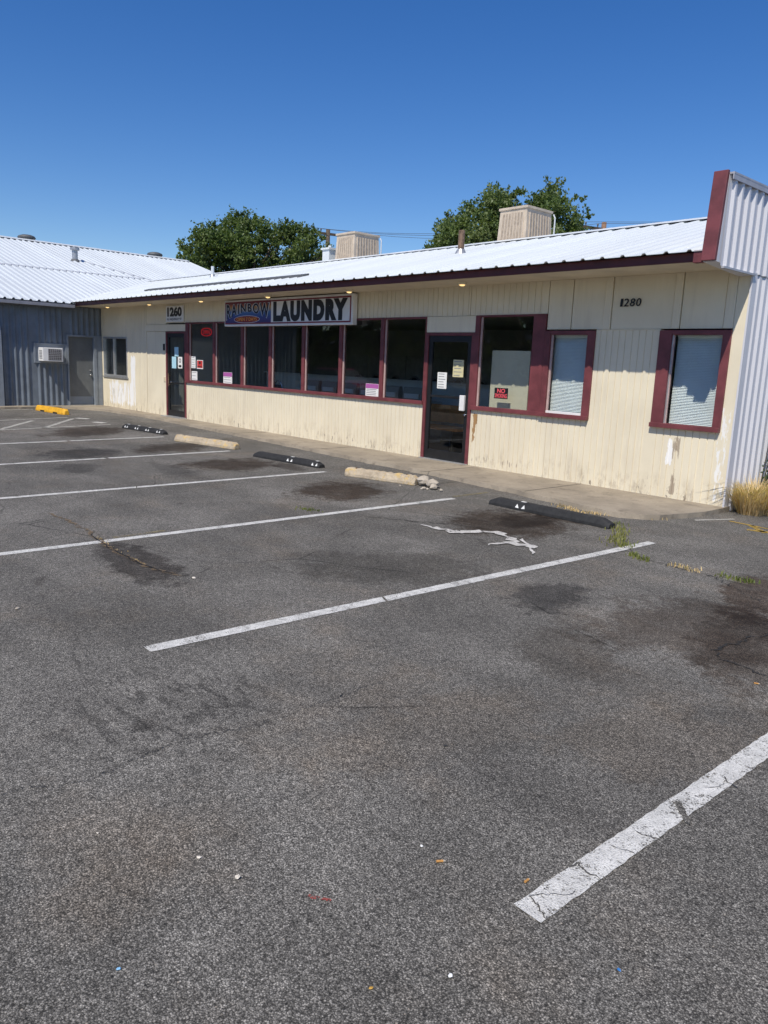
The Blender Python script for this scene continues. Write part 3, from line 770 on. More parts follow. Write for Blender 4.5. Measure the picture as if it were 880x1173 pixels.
mb = MB(); mb.prism([(RX-.3,zg-.03),(RX,zg+.065),(RX+.3,zg-.03),(RX,zg+.045)], 'y', GS-.3, 19.45); mb.build('ridge_cap', M['roof2'], G)
gz = lambda x: 3.187+SL*(EX+.05-x)
mb = MB(); mb.hull([(-29.95,GS-.3,gz(-29.95)+.034),(-29.95,13.9,gz(-29.95)+.034),(-30.02,13.9,gz(-30.02)+.034),(-30.02,GS-.3,gz(-30.02)+.034)], [(-29.95,GS-.3,gz(-29.95)+.046),(-29.95,13.9,gz(-29.95)+.046),(-30.02,13.9,gz(-30.02)+.046),(-30.02,GS-.3,gz(-30.02)+.046)]); mb.build('roof_seam', M['gutter'], G)
def gstrip(x0,y0_,x1,y1_,wd):
    d = Vector((x1-x0,y1_-y0_)).normalized(); n = Vector((-d.y,d.x))*wd/2
    c = [(x0+n.x,y0_+n.y),(x0-n.x,y0_-n.y),(x1-n.x,y1_-n.y),(x1+n.x,y1_+n.y)]
    return MB().hull([(x,y,gz(x)+.034) for x,y in c], [(x,y,gz(x)+.05) for x,y in c])
gstrip(-32.5,12.7,-29.9,14.3,.05).build('roof_seam', M['gutter'], G)
x, y = -32.62, 12.35
mb = MB(); mb.tube([(x,y,gz(x)-.05),(x,y,gz(x)+.42)], .11, 14); p = mb.build('vent_pipe', M['galv'], G)
mb = MB(); mb.tube([(x,y,gz(x)+.42),(x,y,gz(x)+.52)], .18, 14); mb.build('cap', M['galv'], p)
mb = MB(); mb.tube([(x,y,gz(x)-.03),(x,y,gz(x)+.07)], [.22,.13], 14); mb.build('flashing_boot', M['flash'], p)
for yy in (11.9, 17.9):
    mb = MB(); mb.tube([(RX-.35,yy,zg-.1),(RX-.35,yy,zg+.16)], .3, 14); p = mb.build('roof_vent', M['galv'], G)
    mb = MB(); mb.sphere((RX-.35,yy,zg+.16),.38,14,6,(1,1,.35)); mb.build('cap', M['flash'], p, True)

# window air conditioner
A = thing('window_air_conditioner', (GX+.02, 8.5, 1.4), 'white window air conditioner set through the blue grey wall', 'air conditioner')
ax0, ax1 = GX+.05, GX+.40
mb = MB(); mb.box(ax0-.04, ax1, 8.20, 8.80, 1.42, 1.83); mb.build('casing', M['white'], A, bevel=.012)
mb = MB()
mb.box(ax1, ax1+.006, 8.36, 8.76, 1.46, 1.79); gl = mb.build('grille_back', M['darkobj'], A)
mb = MB()
for i in range(7): mb.box(ax1+.006, ax1+.012, 8.37+.06*i, 8.382+.06*i, 1.465, 1.785)
for i in range(6): mb.box(ax1+.0065, ax1+.0125, 8.362, 8.758, 1.49+.052*i, 1.499+.052*i)
mb.build('grille', M['gutter'], A)
mb = MB()
for i in range(6): mb.box(ax0+.05, ax1-.05, 8.192, 8.2, 1.5+.045*i, 1.52+.045*i)
mb.build('side_louvre', M['greyink'], A)

# ------------------------------------------------------------------ evaporative coolers
def cooler(x0, x1, y0_, y1_, z0, z1, label):
    c = thing('evaporative_cooler', ((x0+x1)/2, (y0_+y1_)/2, z0), label, 'cooler', 'evaporative coolers on the roof ridge')
    tp = .035
    b = [(x0-tp,y0_-tp,z0),(x1+tp,y0_-tp,z0),(x1+tp,y1_+tp,z0),(x0-tp,y1_+tp,z0)]; t_ = [(x0,y0_,z1),(x1,y0_,z1),(x1,y1_,z1),(x0,y1_,z1)]
    mb = MB(); mb.hull(b, t_); mb.build('cabinet', M['cooler'], c)
    mb = MB(); mb.box(x0-.03,x1+.03,y0_-.03,y1_+.03,z1,z1+.055); mb.box(x0+.1,x1-.1,y0_+.1,y1_-.1,z1+.055,z1+.07); mb.build('lid', M['cooler'], c, bevel=.012)
    H = z1-z0
    for side in ('front', 'right'):
        pad = MB(); ver = MB()
        n = 7
        for (u0, u1, v0, v1, tgt, th) in [(.12,.88,.12,.90,pad,.006)]+[(.12+.76*i/n-.016,.12+.76*i/n+.016,.12,.90,ver,.016) for i in range(n+1)]:
            q = []
            for (u, v) in ((u0,v0),(u1,v0),(u1,v1),(u0,v1)):
                e = tp*(1-v); zc = z0+H*v
                if side == 'front': q.append((x0-e+(x1-x0+2*e)*u, y0_-e, zc))
                else: q.append((x1+e, y0_-e+(y1_-y0_+2*e)*u, zc))
            off = (0,-th,0) if side == 'front' else (th,0,0)
            tgt.hull(q, [tuple(a+b_ for a, b_ in zip(p, off)) for p in q])
        pn = pad.build('louvre_panel', M['louvre'], c); ver.build('louvre_rib', M['cooler'], pn)
    for lx in (x0+.05,x1-.05):
        for ly in (y0_+.05,y1_-.05): MB().box(lx-.025,lx+.025,ly-.025,ly+.025,4.0,z0).build('leg', M['galv'], c)
    mb = MB(); mb.tube([(x1+.05,y1_+.02,z1-.02),(x1+.09,y1_+.03,z1-.1),(x1+.09,y1_+.03,z0-.1)], .018, 8); mb.build('water_line', M['roof2'], c)
    return c
cooler(-12.20, -11.43, 14.46, 15.36, 4.50, 5.33, 'tan evaporative cooler on the roof ridge in front of the nearer tree')
cooler(-18.26, -17.46, 14.46, 15.36, 4.50, 5.33, 'tan evaporative cooler on the roof ridge beside the utility pole, open sky behind it')

# ------------------------------------------------------------------ signs
S = thing('shop_sign', (-14.55, D-.15, 2.5), 'wide shop sign with black LAUNDRY lettering and small arched coloured panel', 'sign')
sx0, sx1, sz0, sz1, sy0 = -17.0, -12.1, 2.50, 3.105, D-.15
mb = MB(); mb.box(sx0,sx1,sy0,D-.03,sz0,sz1); mb.build('cabinet', M['white'], S, bevel=.008)
mb = MB(); mb.box(-14.93,sx1+.07,sy0-.004,sy0-.0005,sz0+.05,sz1-.05); mb.v = [(min(v[0], sx1-.07), v[1], v[2]) for v in mb.v]; mb.build('white_panel', M['white'], S)
def m_rainbow():
    t = NT('rainbow_print'); z = t.xyz()[2]
    zz = t.n('MapRange', i0=z, i1=sz0, i2=sz1).outputs[0]
    zz = t.math('ADD', zz, t.math('MULTIPLY_ADD', t.noise(3, 2), .08, -.04))
    r = t.n('ValToRGB'); cr = r.color_ramp
    cols = [(.0,(.05,.02,.07)),(.18,(.05,.03,.16)),(.36,(.03,.06,.26)),(.52,(.05,.16,.42)),(.62,(.30,.26,.22)),(.72,(.50,.27,.09)),(.80,(.34,.09,.06)),(.88,(.10,.02,.05))]
    cr.elements[0].position = 0; cr.elements[0].color = (*cols[0][1],1); cr.elements[1].position = cols[-1][0]; cr.elements[1].color = (*cols[-1][1],1)
    for p, c in cols[1:-1]: e = cr.elements.new(p); e.color = (*c,1)
    t.set(r.inputs[0], zz); return t.done(t.bsdf(r.outputs[0], .45))
mb = MB(); mb.box(sx0+.05,-14.98,sy0-.004,sy0-.0005,sz0+.05,sz1-.04); mb.build('rainbow_panel', m_rainbow(), S)
mb = MB()
mb.box(-14.98,sx1-.05,sy0-.008,sy0-.0045,sz1-.075,sz1-.045); mb.box(-14.98,sx1-.05,sy0-.008,sy0-.0045,sz0+.045,sz0+.075); mb.box(sx1-.08,sx1-.05,sy0-.008,sy0-.0045,sz0+.075,sz1-.075)
mb.box(sx0+.045,-14.98,sy0-.008,sy0-.0045,sz1-.075,sz1-.045); mb.box(sx0+.045,-14.98,sy0-.008,sy0-.0045,sz0+.045,sz0+.075); mb.box(sx0+.045,sx0+.07,sy0-.008,sy0-.0045,sz0+.075,sz1-.075)
mb.build('border', flat('maroon_print', (.20,.02,.04), .5), S)
mb = MB(); text_on_wall(mb, 'LAUNDRY', -14.88, -12.25, sz0+.085, sz1-.08, sy0-.009, bold=.085, spacing=1.22); mb.build('lettering', M['ink'], S)
def arch(u, v):
    s = 2*u-1; bot = .50-.50*(abs(s)**1.5); top = 1.0
    return u, bot+(top-bot)*v
mb = MB(); text_on_wall(mb, 'RAINBOW', -16.92, -15.02, sz0+.13, sz1-.085, sy0-.0065, bold=.062, warp=arch, spacing=1.16); mb.build('letter_outline', flat('white_outline', (.62,.66,.74), .5), S)
mb = MB(); text_on_wall(mb, 'RAINBOW', -16.89, -15.05, sz0+.145, sz1-.095, sy0-.010, bold=.03, warp=arch, spacing=1.28); mb.build('lettering', flat('navy_letter', (.008,.014,.045), .5), S)
mb = MB(); pts = [(-15.98+.56*math.cos(a), sz0+.155+.088*math.sin(a)) for a in [2*math.pi*i/28 for i in range(28)]]; mb.prism(pts, 'y', sy0-.0115, sy0-.0105); mb.build('oval_rim', flat('white_rim', (.6,.62,.68), .5), S)
mb = MB(); pts = [(-15.98+.54*math.cos(a), sz0+.155+.076*math.sin(a)) for a in [2*math.pi*i/28 for i in range(28)]]; mb.prism(pts, 'y', sy0-.0135, sy0-.012); mb.build('oval', flat('crimson_oval', (.22,.012,.02), .5), S)
mb = MB(); text_on_wall(mb, 'OPEN 7 DAYS', -16.42, -15.54, sz0+.115, sz0+.197, sy0-.0155, bold=.02); mb.build('oval_lettering', flat('orange_letter', (.85,.33,.04), .5), S)
mb = MB(); mb.box(-14.33,-14.325,sy0-.0055,sy0-.0042,sz0,sz1); mb.build('panel_joint', M['greyink'], S)
mb = MB(); mb.box(sx0+.3,sx0+.36,D-.03,D-.001,sz0+.1,sz1-.05); mb.box(sx1-.36,sx1-.3,D-.03,D-.001,sz0+.1,sz1-.05); mb.box(-14.6,-14.54,D-.03,D-.001,sz0+.1,sz1-.05); mb.build('bracket', M['galv'], S)

S = thing('address_sign', (-19.8, D-.02, 2.7), 'white address board reading 1260 above the left glass door', 'sign')
mb = MB(); mb.box(-20.32,-19.32,D-.035,D-.013,2.655,3.075); mb.build('board', M['white'], S, bevel=.004)
mb = MB(); text_on_wall(mb, '1260', -20.24, -19.40, 2.79, 3.05, D-.037, bold=.06); mb.build('digits', M['ink'], S)
mb = MB(); text_on_wall(mb, 'N. HIGHWAY 97', -20.24, -19.42, 2.69, 2.755, D-.037, bold=.025); mb.build('street_line', M['ink'], S)

S = thing('house_number', (-6.07, D, 2.7), 'black house number 1280 fixed high on the cream wall', 'house number')
uvx = -6.225
for ch, wd in (('1',.036),('2',.075),('8',.075),('0',.075)):
    mb = MB(); text_on_wall(mb, ch, uvx, uvx+wd, 2.705, 2.815, D-.012, bold=.002, warp=lambda u, v: (u+.18*v, v))
    o = mb.build('digit', M['ink'], S); md = o.modifiers.new('s','SOLIDIFY'); md.thickness = .012
    uvx += wd+.02

def notice(name, x0, x1, z0, z1, y, mat, label, cat, lines=0, band=None, inkmat='greyink', group=None):
    s = thing(name, ((x0+x1)/2, y, z0), label, cat, group)
    mb = MB(); mb.box(x0,x1,y-.003,y,z0,z1); mb.build('sheet', mat, s)
    h = z1-z0; top = z1-.03
    if band: mb = MB(); mb.box(x0+.004,x1-.004,y-.0045,y-.0032,z1-h*band,z1-.004); mb.build('print_band', M['purple'], s); top = z1-h*band-.02
    if lines:
        mb = MB()
        for i in range(lines):
            zz = top-(top-z0-.03)*i/max(1, lines-1) if lines > 1 else (z0+z1)/2
            mb.box(x0+.025, x1-.025-random.uniform(0,.06), y-.0042, y-.0032, zz-.006, zz+.006)
        mb.build('print', M[inkmat], s)
    return s
yd = D+.018; yw = YG-.002
notice('window_notice', -19.94, -19.71, 1.73, 1.98, yd, M['paper_blue'], 'small pale blue notice, topmost on the left glass door', 'notice')
notice('window_notice', -20.10, -19.85, 1.40, 1.72, yd, M['paper_blue'], 'pale blue notice low on the left glass door, beside a white one', 'notice')
n = notice('window_notice', -19.75, -19.50, 1.41, 1.72, yd, M['paper'], 'white symbol notice on the left glass door, right of a pale blue one', 'notice')
mb = MB(); pts = [(-19.625+.06*math.cos(a), 1.62+.06*math.sin(a)) for a in [2*math.pi*i/16 for i in range(16)]]; mb.prism(pts,'y',yd-.0045,yd-.0032); mb.box(-19.70,-19.55,yd-.0045,yd-.0032,1.44,1.50); mb.build('print', M['ink'], n)
mb = MB(); pts = [(-19.625+.035*math.cos(a), 1.62+.035*math.sin(a)) for a in [2*math.pi*i/16 for i in range(16)]]; mb.prism(pts,'y',yd-.006,yd-.005); mb.build('print', M['paper'], n)
notice('window_notice', -19.02, -18.79, 1.44, 1.75, yw, M['paper'], 'narrow white notice in the first big window, left of the red sign', 'notice', 5)
n = notice('warning_sign', -18.72, -18.39, 1.43, 1.66, yw, M['paper'], 'small red and white warning sign in the first big window', 'sign')
mb = MB(); mb.box(-18.70,-18.41,yw-.0045,yw-.0032,1.455,1.645); mb.build('print', M['redsign'], n)
mb = MB(); text_on_wall(mb, 'NOTICE', -18.68, -18.43, 1.47, 1.51, yw-.006, .01); pts = [(-18.555+.05*math.cos(a), 1.59+.04*math.sin(a)) for a in [2*math.pi*i/16 for i in range(16)]]; mb.v = mb.v[:0]; mb.f = mb.f[:0]; mb.prism(pts,'y',yw-.006,yw-.005); mb.box(-18.67,-18.45,yw-.006,yw-.005,1.475,1.50); mb.build('print', M['darkobj'], n)
notice('window_notice', -19.0, -18.70, 1.125, 1.36, yw, M['paper'], 'white notice low in the corner of the first big window', 'notice', 3)
notice('poster', -17.36, -16.94, 1.115, 1.39, yw, M['paper'], 'purple topped poster in the second big window from the left', 'poster', 3, .38)
notice('poster', -11.83, -11.44, 1.115, 1.36, yw, M['paper'], 'purple topped poster in the second window left of the laundry door', 'poster', 4, .38)
notice('window_notice', -9.83, -9.60, 1.36, 1.65, yd, M['paper'], 'white sheet taped on the laundry door glass', 'notice', 6)
notice('window_notice', -9.46, -9.21, 1.58, 1.88, yd, M['paper_yellow'], 'yellowed sheet taped high on the laundry door glass', 'notice', 5)
n = thing('no_smoking_sign', (-8.34, yw, 1.26), 'black and red NO SMOKING sign on the glass right of the door', 'sign')
mb = MB(); mb.box(-8.49,-8.20,yw-.004,yw,1.26,1.44); mb.build('plate', M['ink'], n)
mb = MB(); text_on_wall(mb, 'NO', -8.43, -8.26, 1.355, 1.428, yw-.0055, .03); text_on_wall(mb, 'SMOKING', -8.475, -8.215, 1.275, 1.345, yw-.0055, .03); mb.build('lettering', M['pinkink'], n)
n = thing('neon_sign', (-18.37, D+.12, 2.3), 'red neon open sign hanging in the first big window', 'sign')
mb = MB(); ov = [(-18.37+.27*math.cos(a), D+.12, 2.385+.10*math.sin(a)) for a in [2*math.pi*i/24 for i in range(25)]]; mb.tube(ov, .010, 6, False); mb.build('tube', M['neon'], n)
mb = MB(); text_on_wall(mb, 'OPEN', -18.54, -18.20, 2.335, 2.43, D+.118, .01); mb.build('lettering', M['neon'], n)
mb = MB(); mb.box(-18.66,-18.08,D+.135,D+.15,2.28,2.49); mb.build('backing', M['darkobj'], n)
mb = MB(); mb.tube([(-18.6,D+.14,2.49),(-18.6,D+.14,2.78)],.004,5); mb.tube([(-18.14,D+.14,2.49),(-18.14,D+.14,2.78)],.004,5); mb.build('chain', M['galv'], n)

# ------------------------------------------------------------------ inside
mb = MB(); mb.box(-8.74,-7.93,D+.21,D+.235,.06,2.06); mb.box(-8.74,-8.70,D+.235,D+.5,.06,2.06)
tag(mb.build('partition_panel', M['partition']), 'tall cream partition board standing behind the no smoking window', 'partition')
WASH = thing('washing_machine', (0,0,0), 'white top loading washing machine with dark console in a row behind the front windows', 'washing machine', 'washing machines in a row behind the windows', local=True)
mb = MB(); mb.box(-.34,.34,0,.66,.02,.93); mb.build('body', M['washer'], WASH, bevel=.02)
mb = MB(); mb.box(-.29,.29,.08,.5,.93,.945); mb.build('lid', M['washer'], WASH, bevel=.005)
mb = MB(); mb.prism([(.02,.93),(.02,1.10),(.06,1.22),(.16,1.22),(.2,.93)], 'x', -.30, .30); mb.build('console', M['console'], WASH, bevel=.015)
mb = MB(); mb.box(-.22,.22,-.004,.02,.98,1.08); mb.build('control_panel', M['washer'], WASH)
for i in range(6):
    o = WASH if i == 0 else copy_tree(WASH)
    o.location = (-15.9+.74*i, 11.85, .058)
mb = MB(); mb.box(-19.9,-10.9,13.2,13.45,.058,1.36); mb.box(-19.9,-10.9,13.1,13.55,1.36,1.39)
tag(mb.build('bulkhead', M['washer']), 'long low white bulkhead behind the washing machines', 'bulkhead')
DRY = thing('dryer', (0,0,0), 'tall pale grey tumble dryer with round door against the rear wall', 'dryer', 'tumble dryers along the rear wall', local=True)
mb = MB(); mb.box(-.4,.4,0,.7,.0,1.95); mb.build('body', simple('dryer_body', (.30,.31,.32), .4), DRY, bevel=.01)
mb = MB(); pts = [(.25*math.cos(a), 1.15+.25*math.sin(a)) for a in [2*math.pi*i/24 for i in range(24)]]; mb.prism(pts,'y',-.03,0); dd = mb.build('door', M['chrome'], DRY)
mb = MB(); pts = [(.19*math.cos(a), 1.15+.19*math.sin(a)) for a in [2*math.pi*i/24 for i in range(24)]]; mb.prism(pts,'y',-.034,-.031); mb.build('glass', M['darkobj'], dd)
for i in range(9):
    o = DRY if i == 0 else copy_tree(DRY)
    o.location = (-18.6+.84*i, 15.75, .058)
CH = thing('chair', (-15.75, 11.0, .058), 'dark chair with a curved chrome back behind the shop window', 'chair', local=True)
mb = MB(); mb.box(-.22,.22,-.22,.22,.44,.48); mb.build('seat', M['darkobj'], CH, bevel=.02)
mb = MB(); mb.tube([(-.22,-.2,.4)]+[(-.22+.0,-.22,.7)]+[(-.2*math.cos(a),-.22,.95+.24*math.sin(a)) for a in [math.pi*i/10 for i in range(11)]]+[(.22,-.22,.7),(.22,-.2,.4)], .016, 8); mb.build('back_frame', M['chrome'], CH, True)
mb = MB(); mb.box(-.17,.17,-.225,-.195,.75,1.1); mb.build('backrest', M['darkobj'], CH, bevel=.02)
for lx, ly in ((-.2,-.2),(.2,-.2),(-.2,.2),(.2,.2)):
    mb = MB(); mb.tube([(lx,ly,.44),(lx*1.1,ly*1.1,0)], .013, 8); mb.build('leg', M['chrome'], CH)
BE = thing('bench', (-11.0, 11.5, .058), 'orange wooden bench inside the laundry door', 'bench', local=True)
mb = MB(); mb.box(-.75,.75,-.25,.25,.44,.50); mb.build('seat', M['benchwood'], BE, bevel=.01)
mb = MB(); mb.box(-.75,.75,.2,.25,.56,.92); mb.build('backrest', M['benchwood'], BE, bevel=.01)
for lx in (-.6,.6):
    mb = MB(); mb.box(lx-.03,lx+.03,-.22,.24,0,.44); mb.build('leg', M['darkobj'], BE)
TB = thing('folding_table', (-18.2, 12.3, .058), 'dark folding table in the left part of the shop', 'table', local=True)
mb = MB(); mb.box(-.9,.9,-.4,.4,.86,.90); mb.build('top', simple('table_top', (.18,.18,.18), .5), TB)
for lx, ly in ((-.8,-.35),(.8,-.35),(-.8,.35),(.8,.35)):
    mb = MB(); mb.tube([(lx,ly,.86),(lx,ly,0)], .02, 8); mb.build('leg', M['galv'], TB)

# ------------------------------------------------------------------ wheel stops
def stop_empty(p0, p1, label, grp, name='wheel_stop'):
    a = Vector((p0[0],p0[1],0)); b = Vector((p1[0],p1[1],0)); d = b-a
    e = thing(name, a+d/2, label, 'wheel stop', grp, local=True); e.rotation_euler.z = math.atan2(d.y, d.x)
    return e, d.length
def profile_loft(L, rings):      # rings: (x, halfwidth bottom, halfwidth top, height)
    mb = MB(); vs = []
    for x, hb, ht, h in rings:
        vs += [(x,-hb,0),(x,hb,0),(x,hb*.96,h*.35),(x,ht,h*.93),(x,ht*.7,h),(x,-ht*.7,h),(x,-ht,h*.93),(x,-hb*.96,h*.35)]
    n = 8; fs = [(i*n+k,i*n+(k+1)%n,(i+1)*n+(k+1)%n,(i+1)*n+k) for i in range(len(rings)-1) for k in range(n)]
    fs += [tuple(range(n-1,-1,-1)), tuple(range((len(rings)-1)*n,len(rings)*n))]
    return mb.add(vs, fs)
def rubber_stop(p0, p1, label, spots):
    e, L = stop_empty(p0, p1, label, 'black rubber wheel stops')
    h = .105; c = .12
    profile_loft(L, [(-L/2,.075,.055,.055),(-L/2+c,.08,.05,h),(0,.08,.05,h),(L/2-c,.08,.05,h),(L/2,.075,.055,.055)]).build('body', M['rubber'], e, bevel=.006)
    for s in spots:
        mb = MB(); x = s*L
        # triangles on the sloping road-side face, bar on top
        yb, yt = -.0805, -.0555
        for sg in (-1, 1):
            q = [(x+sg*.02,yb-.002,.030),(x+sg*.075,yb-.002,.034),(x+sg*.055,yt-.008,.078)]
            mb.hull(q, [(a,b+.004,c_) for a,b,c_ in q])
        mb.box(x-.035,x+.035,-.02,.02,h+.001,h+.004)
        mb.build('reflector', M['refl'], e)
    return e
rubber_stop((-6.40,7.80),(-4.60,7.79), 'black rubber wheel stop in front of the right-hand windows, with one white reflector pair', [-.21])
rubber_stop((-11.9,7.68),(-10.12,7.83), 'black rubber wheel stop with two white patches, between the two tan concrete stops', [.08,.44])
rubber_stop((-17.8,7.78),(-16.0,7.94), 'black rubber wheel stop with several white patches, farthest of the black ones', [-.38,-.12,.14,.4])
def concrete_stop(p0, p1, label, mat, grp, h=.135, rough=.006, notch=True, hw=.10):
    e, L = stop_empty(p0, p1, label, grp)
    n = 26; rings = []
    for i in range(n+1):
        f = i/n; x = -L/2+L*f
        en = min(1, min(f,1-f)*16+.72)
        rings.append((x, hw*en+random.uniform(-rough,rough)*.6, hw*.62*en+random.uniform(-rough,rough), h*en+random.uniform(-rough,rough)))
    o = profile_loft(L, rings).build('body', mat, e, smooth=False)
    md = o.modifiers.new('b','BEVEL'); md.width = .012; md.segments = 2; md.limit_method = 'ANGLE'; md.angle_limit = R(35)
    if notch:
        for s in (-.22,.22):
            mb = MB(); mb.box(s*L-.13,s*L+.13,-hw-.004,-hw*.6,.0,.045); mb.build('drain_notch', M['blacken'], e)
    for s in (-.36,.36):
        mb = MB(); mb.tube([(s*L,0,h-.01),(s*L,0,h+.012)], .014, 8); mb.build('anchor_pin', M['rust'], e)
    return e
concrete_stop((-14.8,7.60),(-12.95,7.93), 'tan worn concrete wheel stop, whole, between two black ones', M['stop_concrete'], 'tan concrete wheel stops', notch=False, rough=.007)
concrete_stop((-9.28,7.68),(-8.02,8.00), 'tan concrete wheel stop with a broken crumbled right end', M['stop_concrete'], 'tan concrete wheel stops', rough=.011, notch=False)
concrete_stop((-23.75,7.75),(-21.85,7.90), 'bright yellow painted wheel stop before the grey building', M['yellow'], None, h=.16, rough=.004)
def chunk(c, r, label, mat, name='concrete_chunk', cat='rubble', seed=0, sc=(1,1,.7), grp=None):
    rnd = random.Random(seed); mb = MB(); mb.sphere((0,0,0), r, 7, 5, sc)
    mb.v = [tuple(q*rnd.uniform(.72,1.2) for q in v) for v in mb.v]
    zm = min(v[2] for v in mb.v)
    o = mb.build(name, mat); o.location = (c[0],c[1],(c[2] if len(c) > 2 else 0)-zm*.85); o.rotation_euler.z = rnd.uniform(0,6)
    return tag(o, label, cat, grp)
gg = 'broken pieces beside the cracked wheel stop'
chunk((-7.92,8.03), .11, 'largest pale chunk of broken concrete touching the cracked wheel stop', M['rubble'], seed=1, grp=gg)
chunk((-7.72,8.02), .10, 'pale concrete chunk right of the largest broken piece', M['rubble'], seed=2, grp=gg)
chunk((-7.60,7.92), .06, 'small tan concrete crumb in front of the broken chunks', M['rubble'], seed=3, grp=gg)
for i in range(9):
    chunk((-7.95+random.uniform(-.25,.55), 7.78+random.uniform(-.12,.3)), random.uniform(.012,.03), 'tiny concrete crumb scattered round the cracked wheel stop', M['rubble'], seed=10+i, grp='concrete crumbs')

# ------------------------------------------------------------------ poles and wires
def pole(base, top, label, mat, armdir, armz, arml, off):
    p = thing('utility_pole', (base[0],base[1],0), label, 'utility pole', 'utility poles behind the building')
    mb = MB(); mb.tube([(base[0],base[1],-.3),(base[0],base[1],top)], [.17,.13], 12); mb.build('pole', mat, p, True)
    d = Vector((armdir[0],armdir[1],0)).normalized()
    c = Vector((base[0],base[1],armz)); a = c+d*(-arml/2+off); b = c+d*(arml/2+off)
    n = Vector((-d.y,d.x,0))*.06
    mb = MB(); mb.hull([a-n+Vector((0,0,-.07)),a+n+Vector((0,0,-.07)),a+n+Vector((0,0,.07)),a-n+Vector((0,0,.07))],[b-n+Vector((0,0,-.07)),b+n+Vector((0,0,-.07)),b+n+Vector((0,0,.07)),b-n+Vector((0,0,.07))]); arm = mb.build('crossarm', M['pole'], p)
    ends = []
    for f in (.06,.35,.94):
        q = a.lerp(b, f); mb = MB(); mb.tube([q+Vector((0,0,.07)),q+Vector((0,0,.17)),q+Vector((0,0,.19)),q+Vector((0,0,.26))],[.03,.035,.06,.04],8); mb.build('insulator', M['flash'], arm); ends.append(q+Vector((0,0,.26)))
    return ends
b1 = at_dist(375,300,50); b2 = at_dist(690,280,45)
e1 = pole((b1.x,b1.y), at_dist(375,263,50).z, 'dark utility pole beside the farther roof cooler', M['pole'], (.25,1), at_dist(375,268,50).z, 3.2, 0)
e2 = pole((b2.x,b2.y), at_dist(690,255,45).z, 'brown utility pole top just showing over the roof right of the nearer tree', M['polebrown'], (.3,1), at_dist(690,263,45).z, 2.8, 0)
for i, (a, b) in enumerate(zip(e1, e2)):
    pts = [a.lerp(b, k/10)+Vector((0,0,-.5*4*(k/10)*(1-k/10))) for k in range(11)]
    tag(MB().tube(pts, .011, 5).build('power_line', M['wire']), 'thin dark power line between the two utility poles', 'wire', 'power lines between the poles')
for i, a in enumerate(e2):
    b = a+Vector((36,14,1.2+.2*i)); pts = [a.lerp(b, k/12)+Vector((0,0,-.8*4*(k/12)*(1-k/12))) for k in range(13)]
    tag(MB().tube(pts, .011, 5).build('power_line', M['wire']), 'thin power line running right from the brown pole over the roof', 'wire', 'power lines right of the brown pole')

# ------------------------------------------------------------------ trees
def leaf_quad(mb, p, s, rnd):
    a = Vector((rnd.gauss(0,1),rnd.gauss(0,1),rnd.gauss(0,1))).normalized()
    b = a.orthogonal().normalized(); b.rotate(Matrix.Rotation(rnd.uniform(0,6.28),3,a)); c = a.cross(b)
    l = s*rnd.uniform(.7,1.3); w_ = l*.55
    mb.add([p-b*l*.5, p+c*w_*.5, p+b*l*.5, p-c*w_*.5], [(0,1,2,3)])
def make_tree(name, clumps, base, label, leafmat, nleaf, lsize, seed, trunk_r=.22, group=None, fork=.35):
    rnd = random.Random(seed)
    t = thing(name, base, label, 'tree', group)
    cx = sum(c[0].x for c in clumps)/len(clumps); cyy = sum(c[0].y for c in clumps)/len(clumps); zmin = min(c[0].z for c in clumps); zmax = max(c[0].z for c in clumps)
    tr = MB(); B0 = Vector(base); fk = Vector((cx,cyy,zmin+(zmax-zmin)*fork*.5)); mid = B0.lerp(fk,.5)+Vector((.15,-.1,0))
    tr.tube([B0-Vector((0,0,.2)),mid,fk],[trunk_r*1.2,trunk_r,trunk_r*.75],9)
    big = rnd.sample(clumps, min(len(clumps), 34))
    for c, r in big:
        k = fk.lerp(c,.5)+Vector((rnd.uniform(-.3,.3),rnd.uniform(-.3,.3),-.15*(c-fk).length*.5))
        tr.tube([fk.lerp(mid,rnd.uniform(0,.3)),k,c],[trunk_r*.38,trunk_r*.2,trunk_r*.05],6)
    tr.build('trunk', M['bark'], t, True)
    cr = MB(); tot = sum(r**2.2 for c, r in clumps)
    for c, r in clumps:
        k = int(nleaf*r**2.2/tot)
        # twigs inside the clump, leaves along them
        tw = [Vector((rnd.gauss(0,1),rnd.gauss(0,1),rnd.gauss(0,.8)+.25)).normalized()*r*rnd.uniform(.6,1.25) for _ in range(max(5,k//16))]
        for _ in range(k):
            d = rnd.choice(tw); f = rnd.random()**.55
            leaf_quad(cr, c+d*f+Vector((rnd.gauss(0,.1),rnd.gauss(0,.1),rnd.gauss(0,.1)))*r*.9, lsize, rnd)
    cr.build('crown', leafmat, t)
    return t
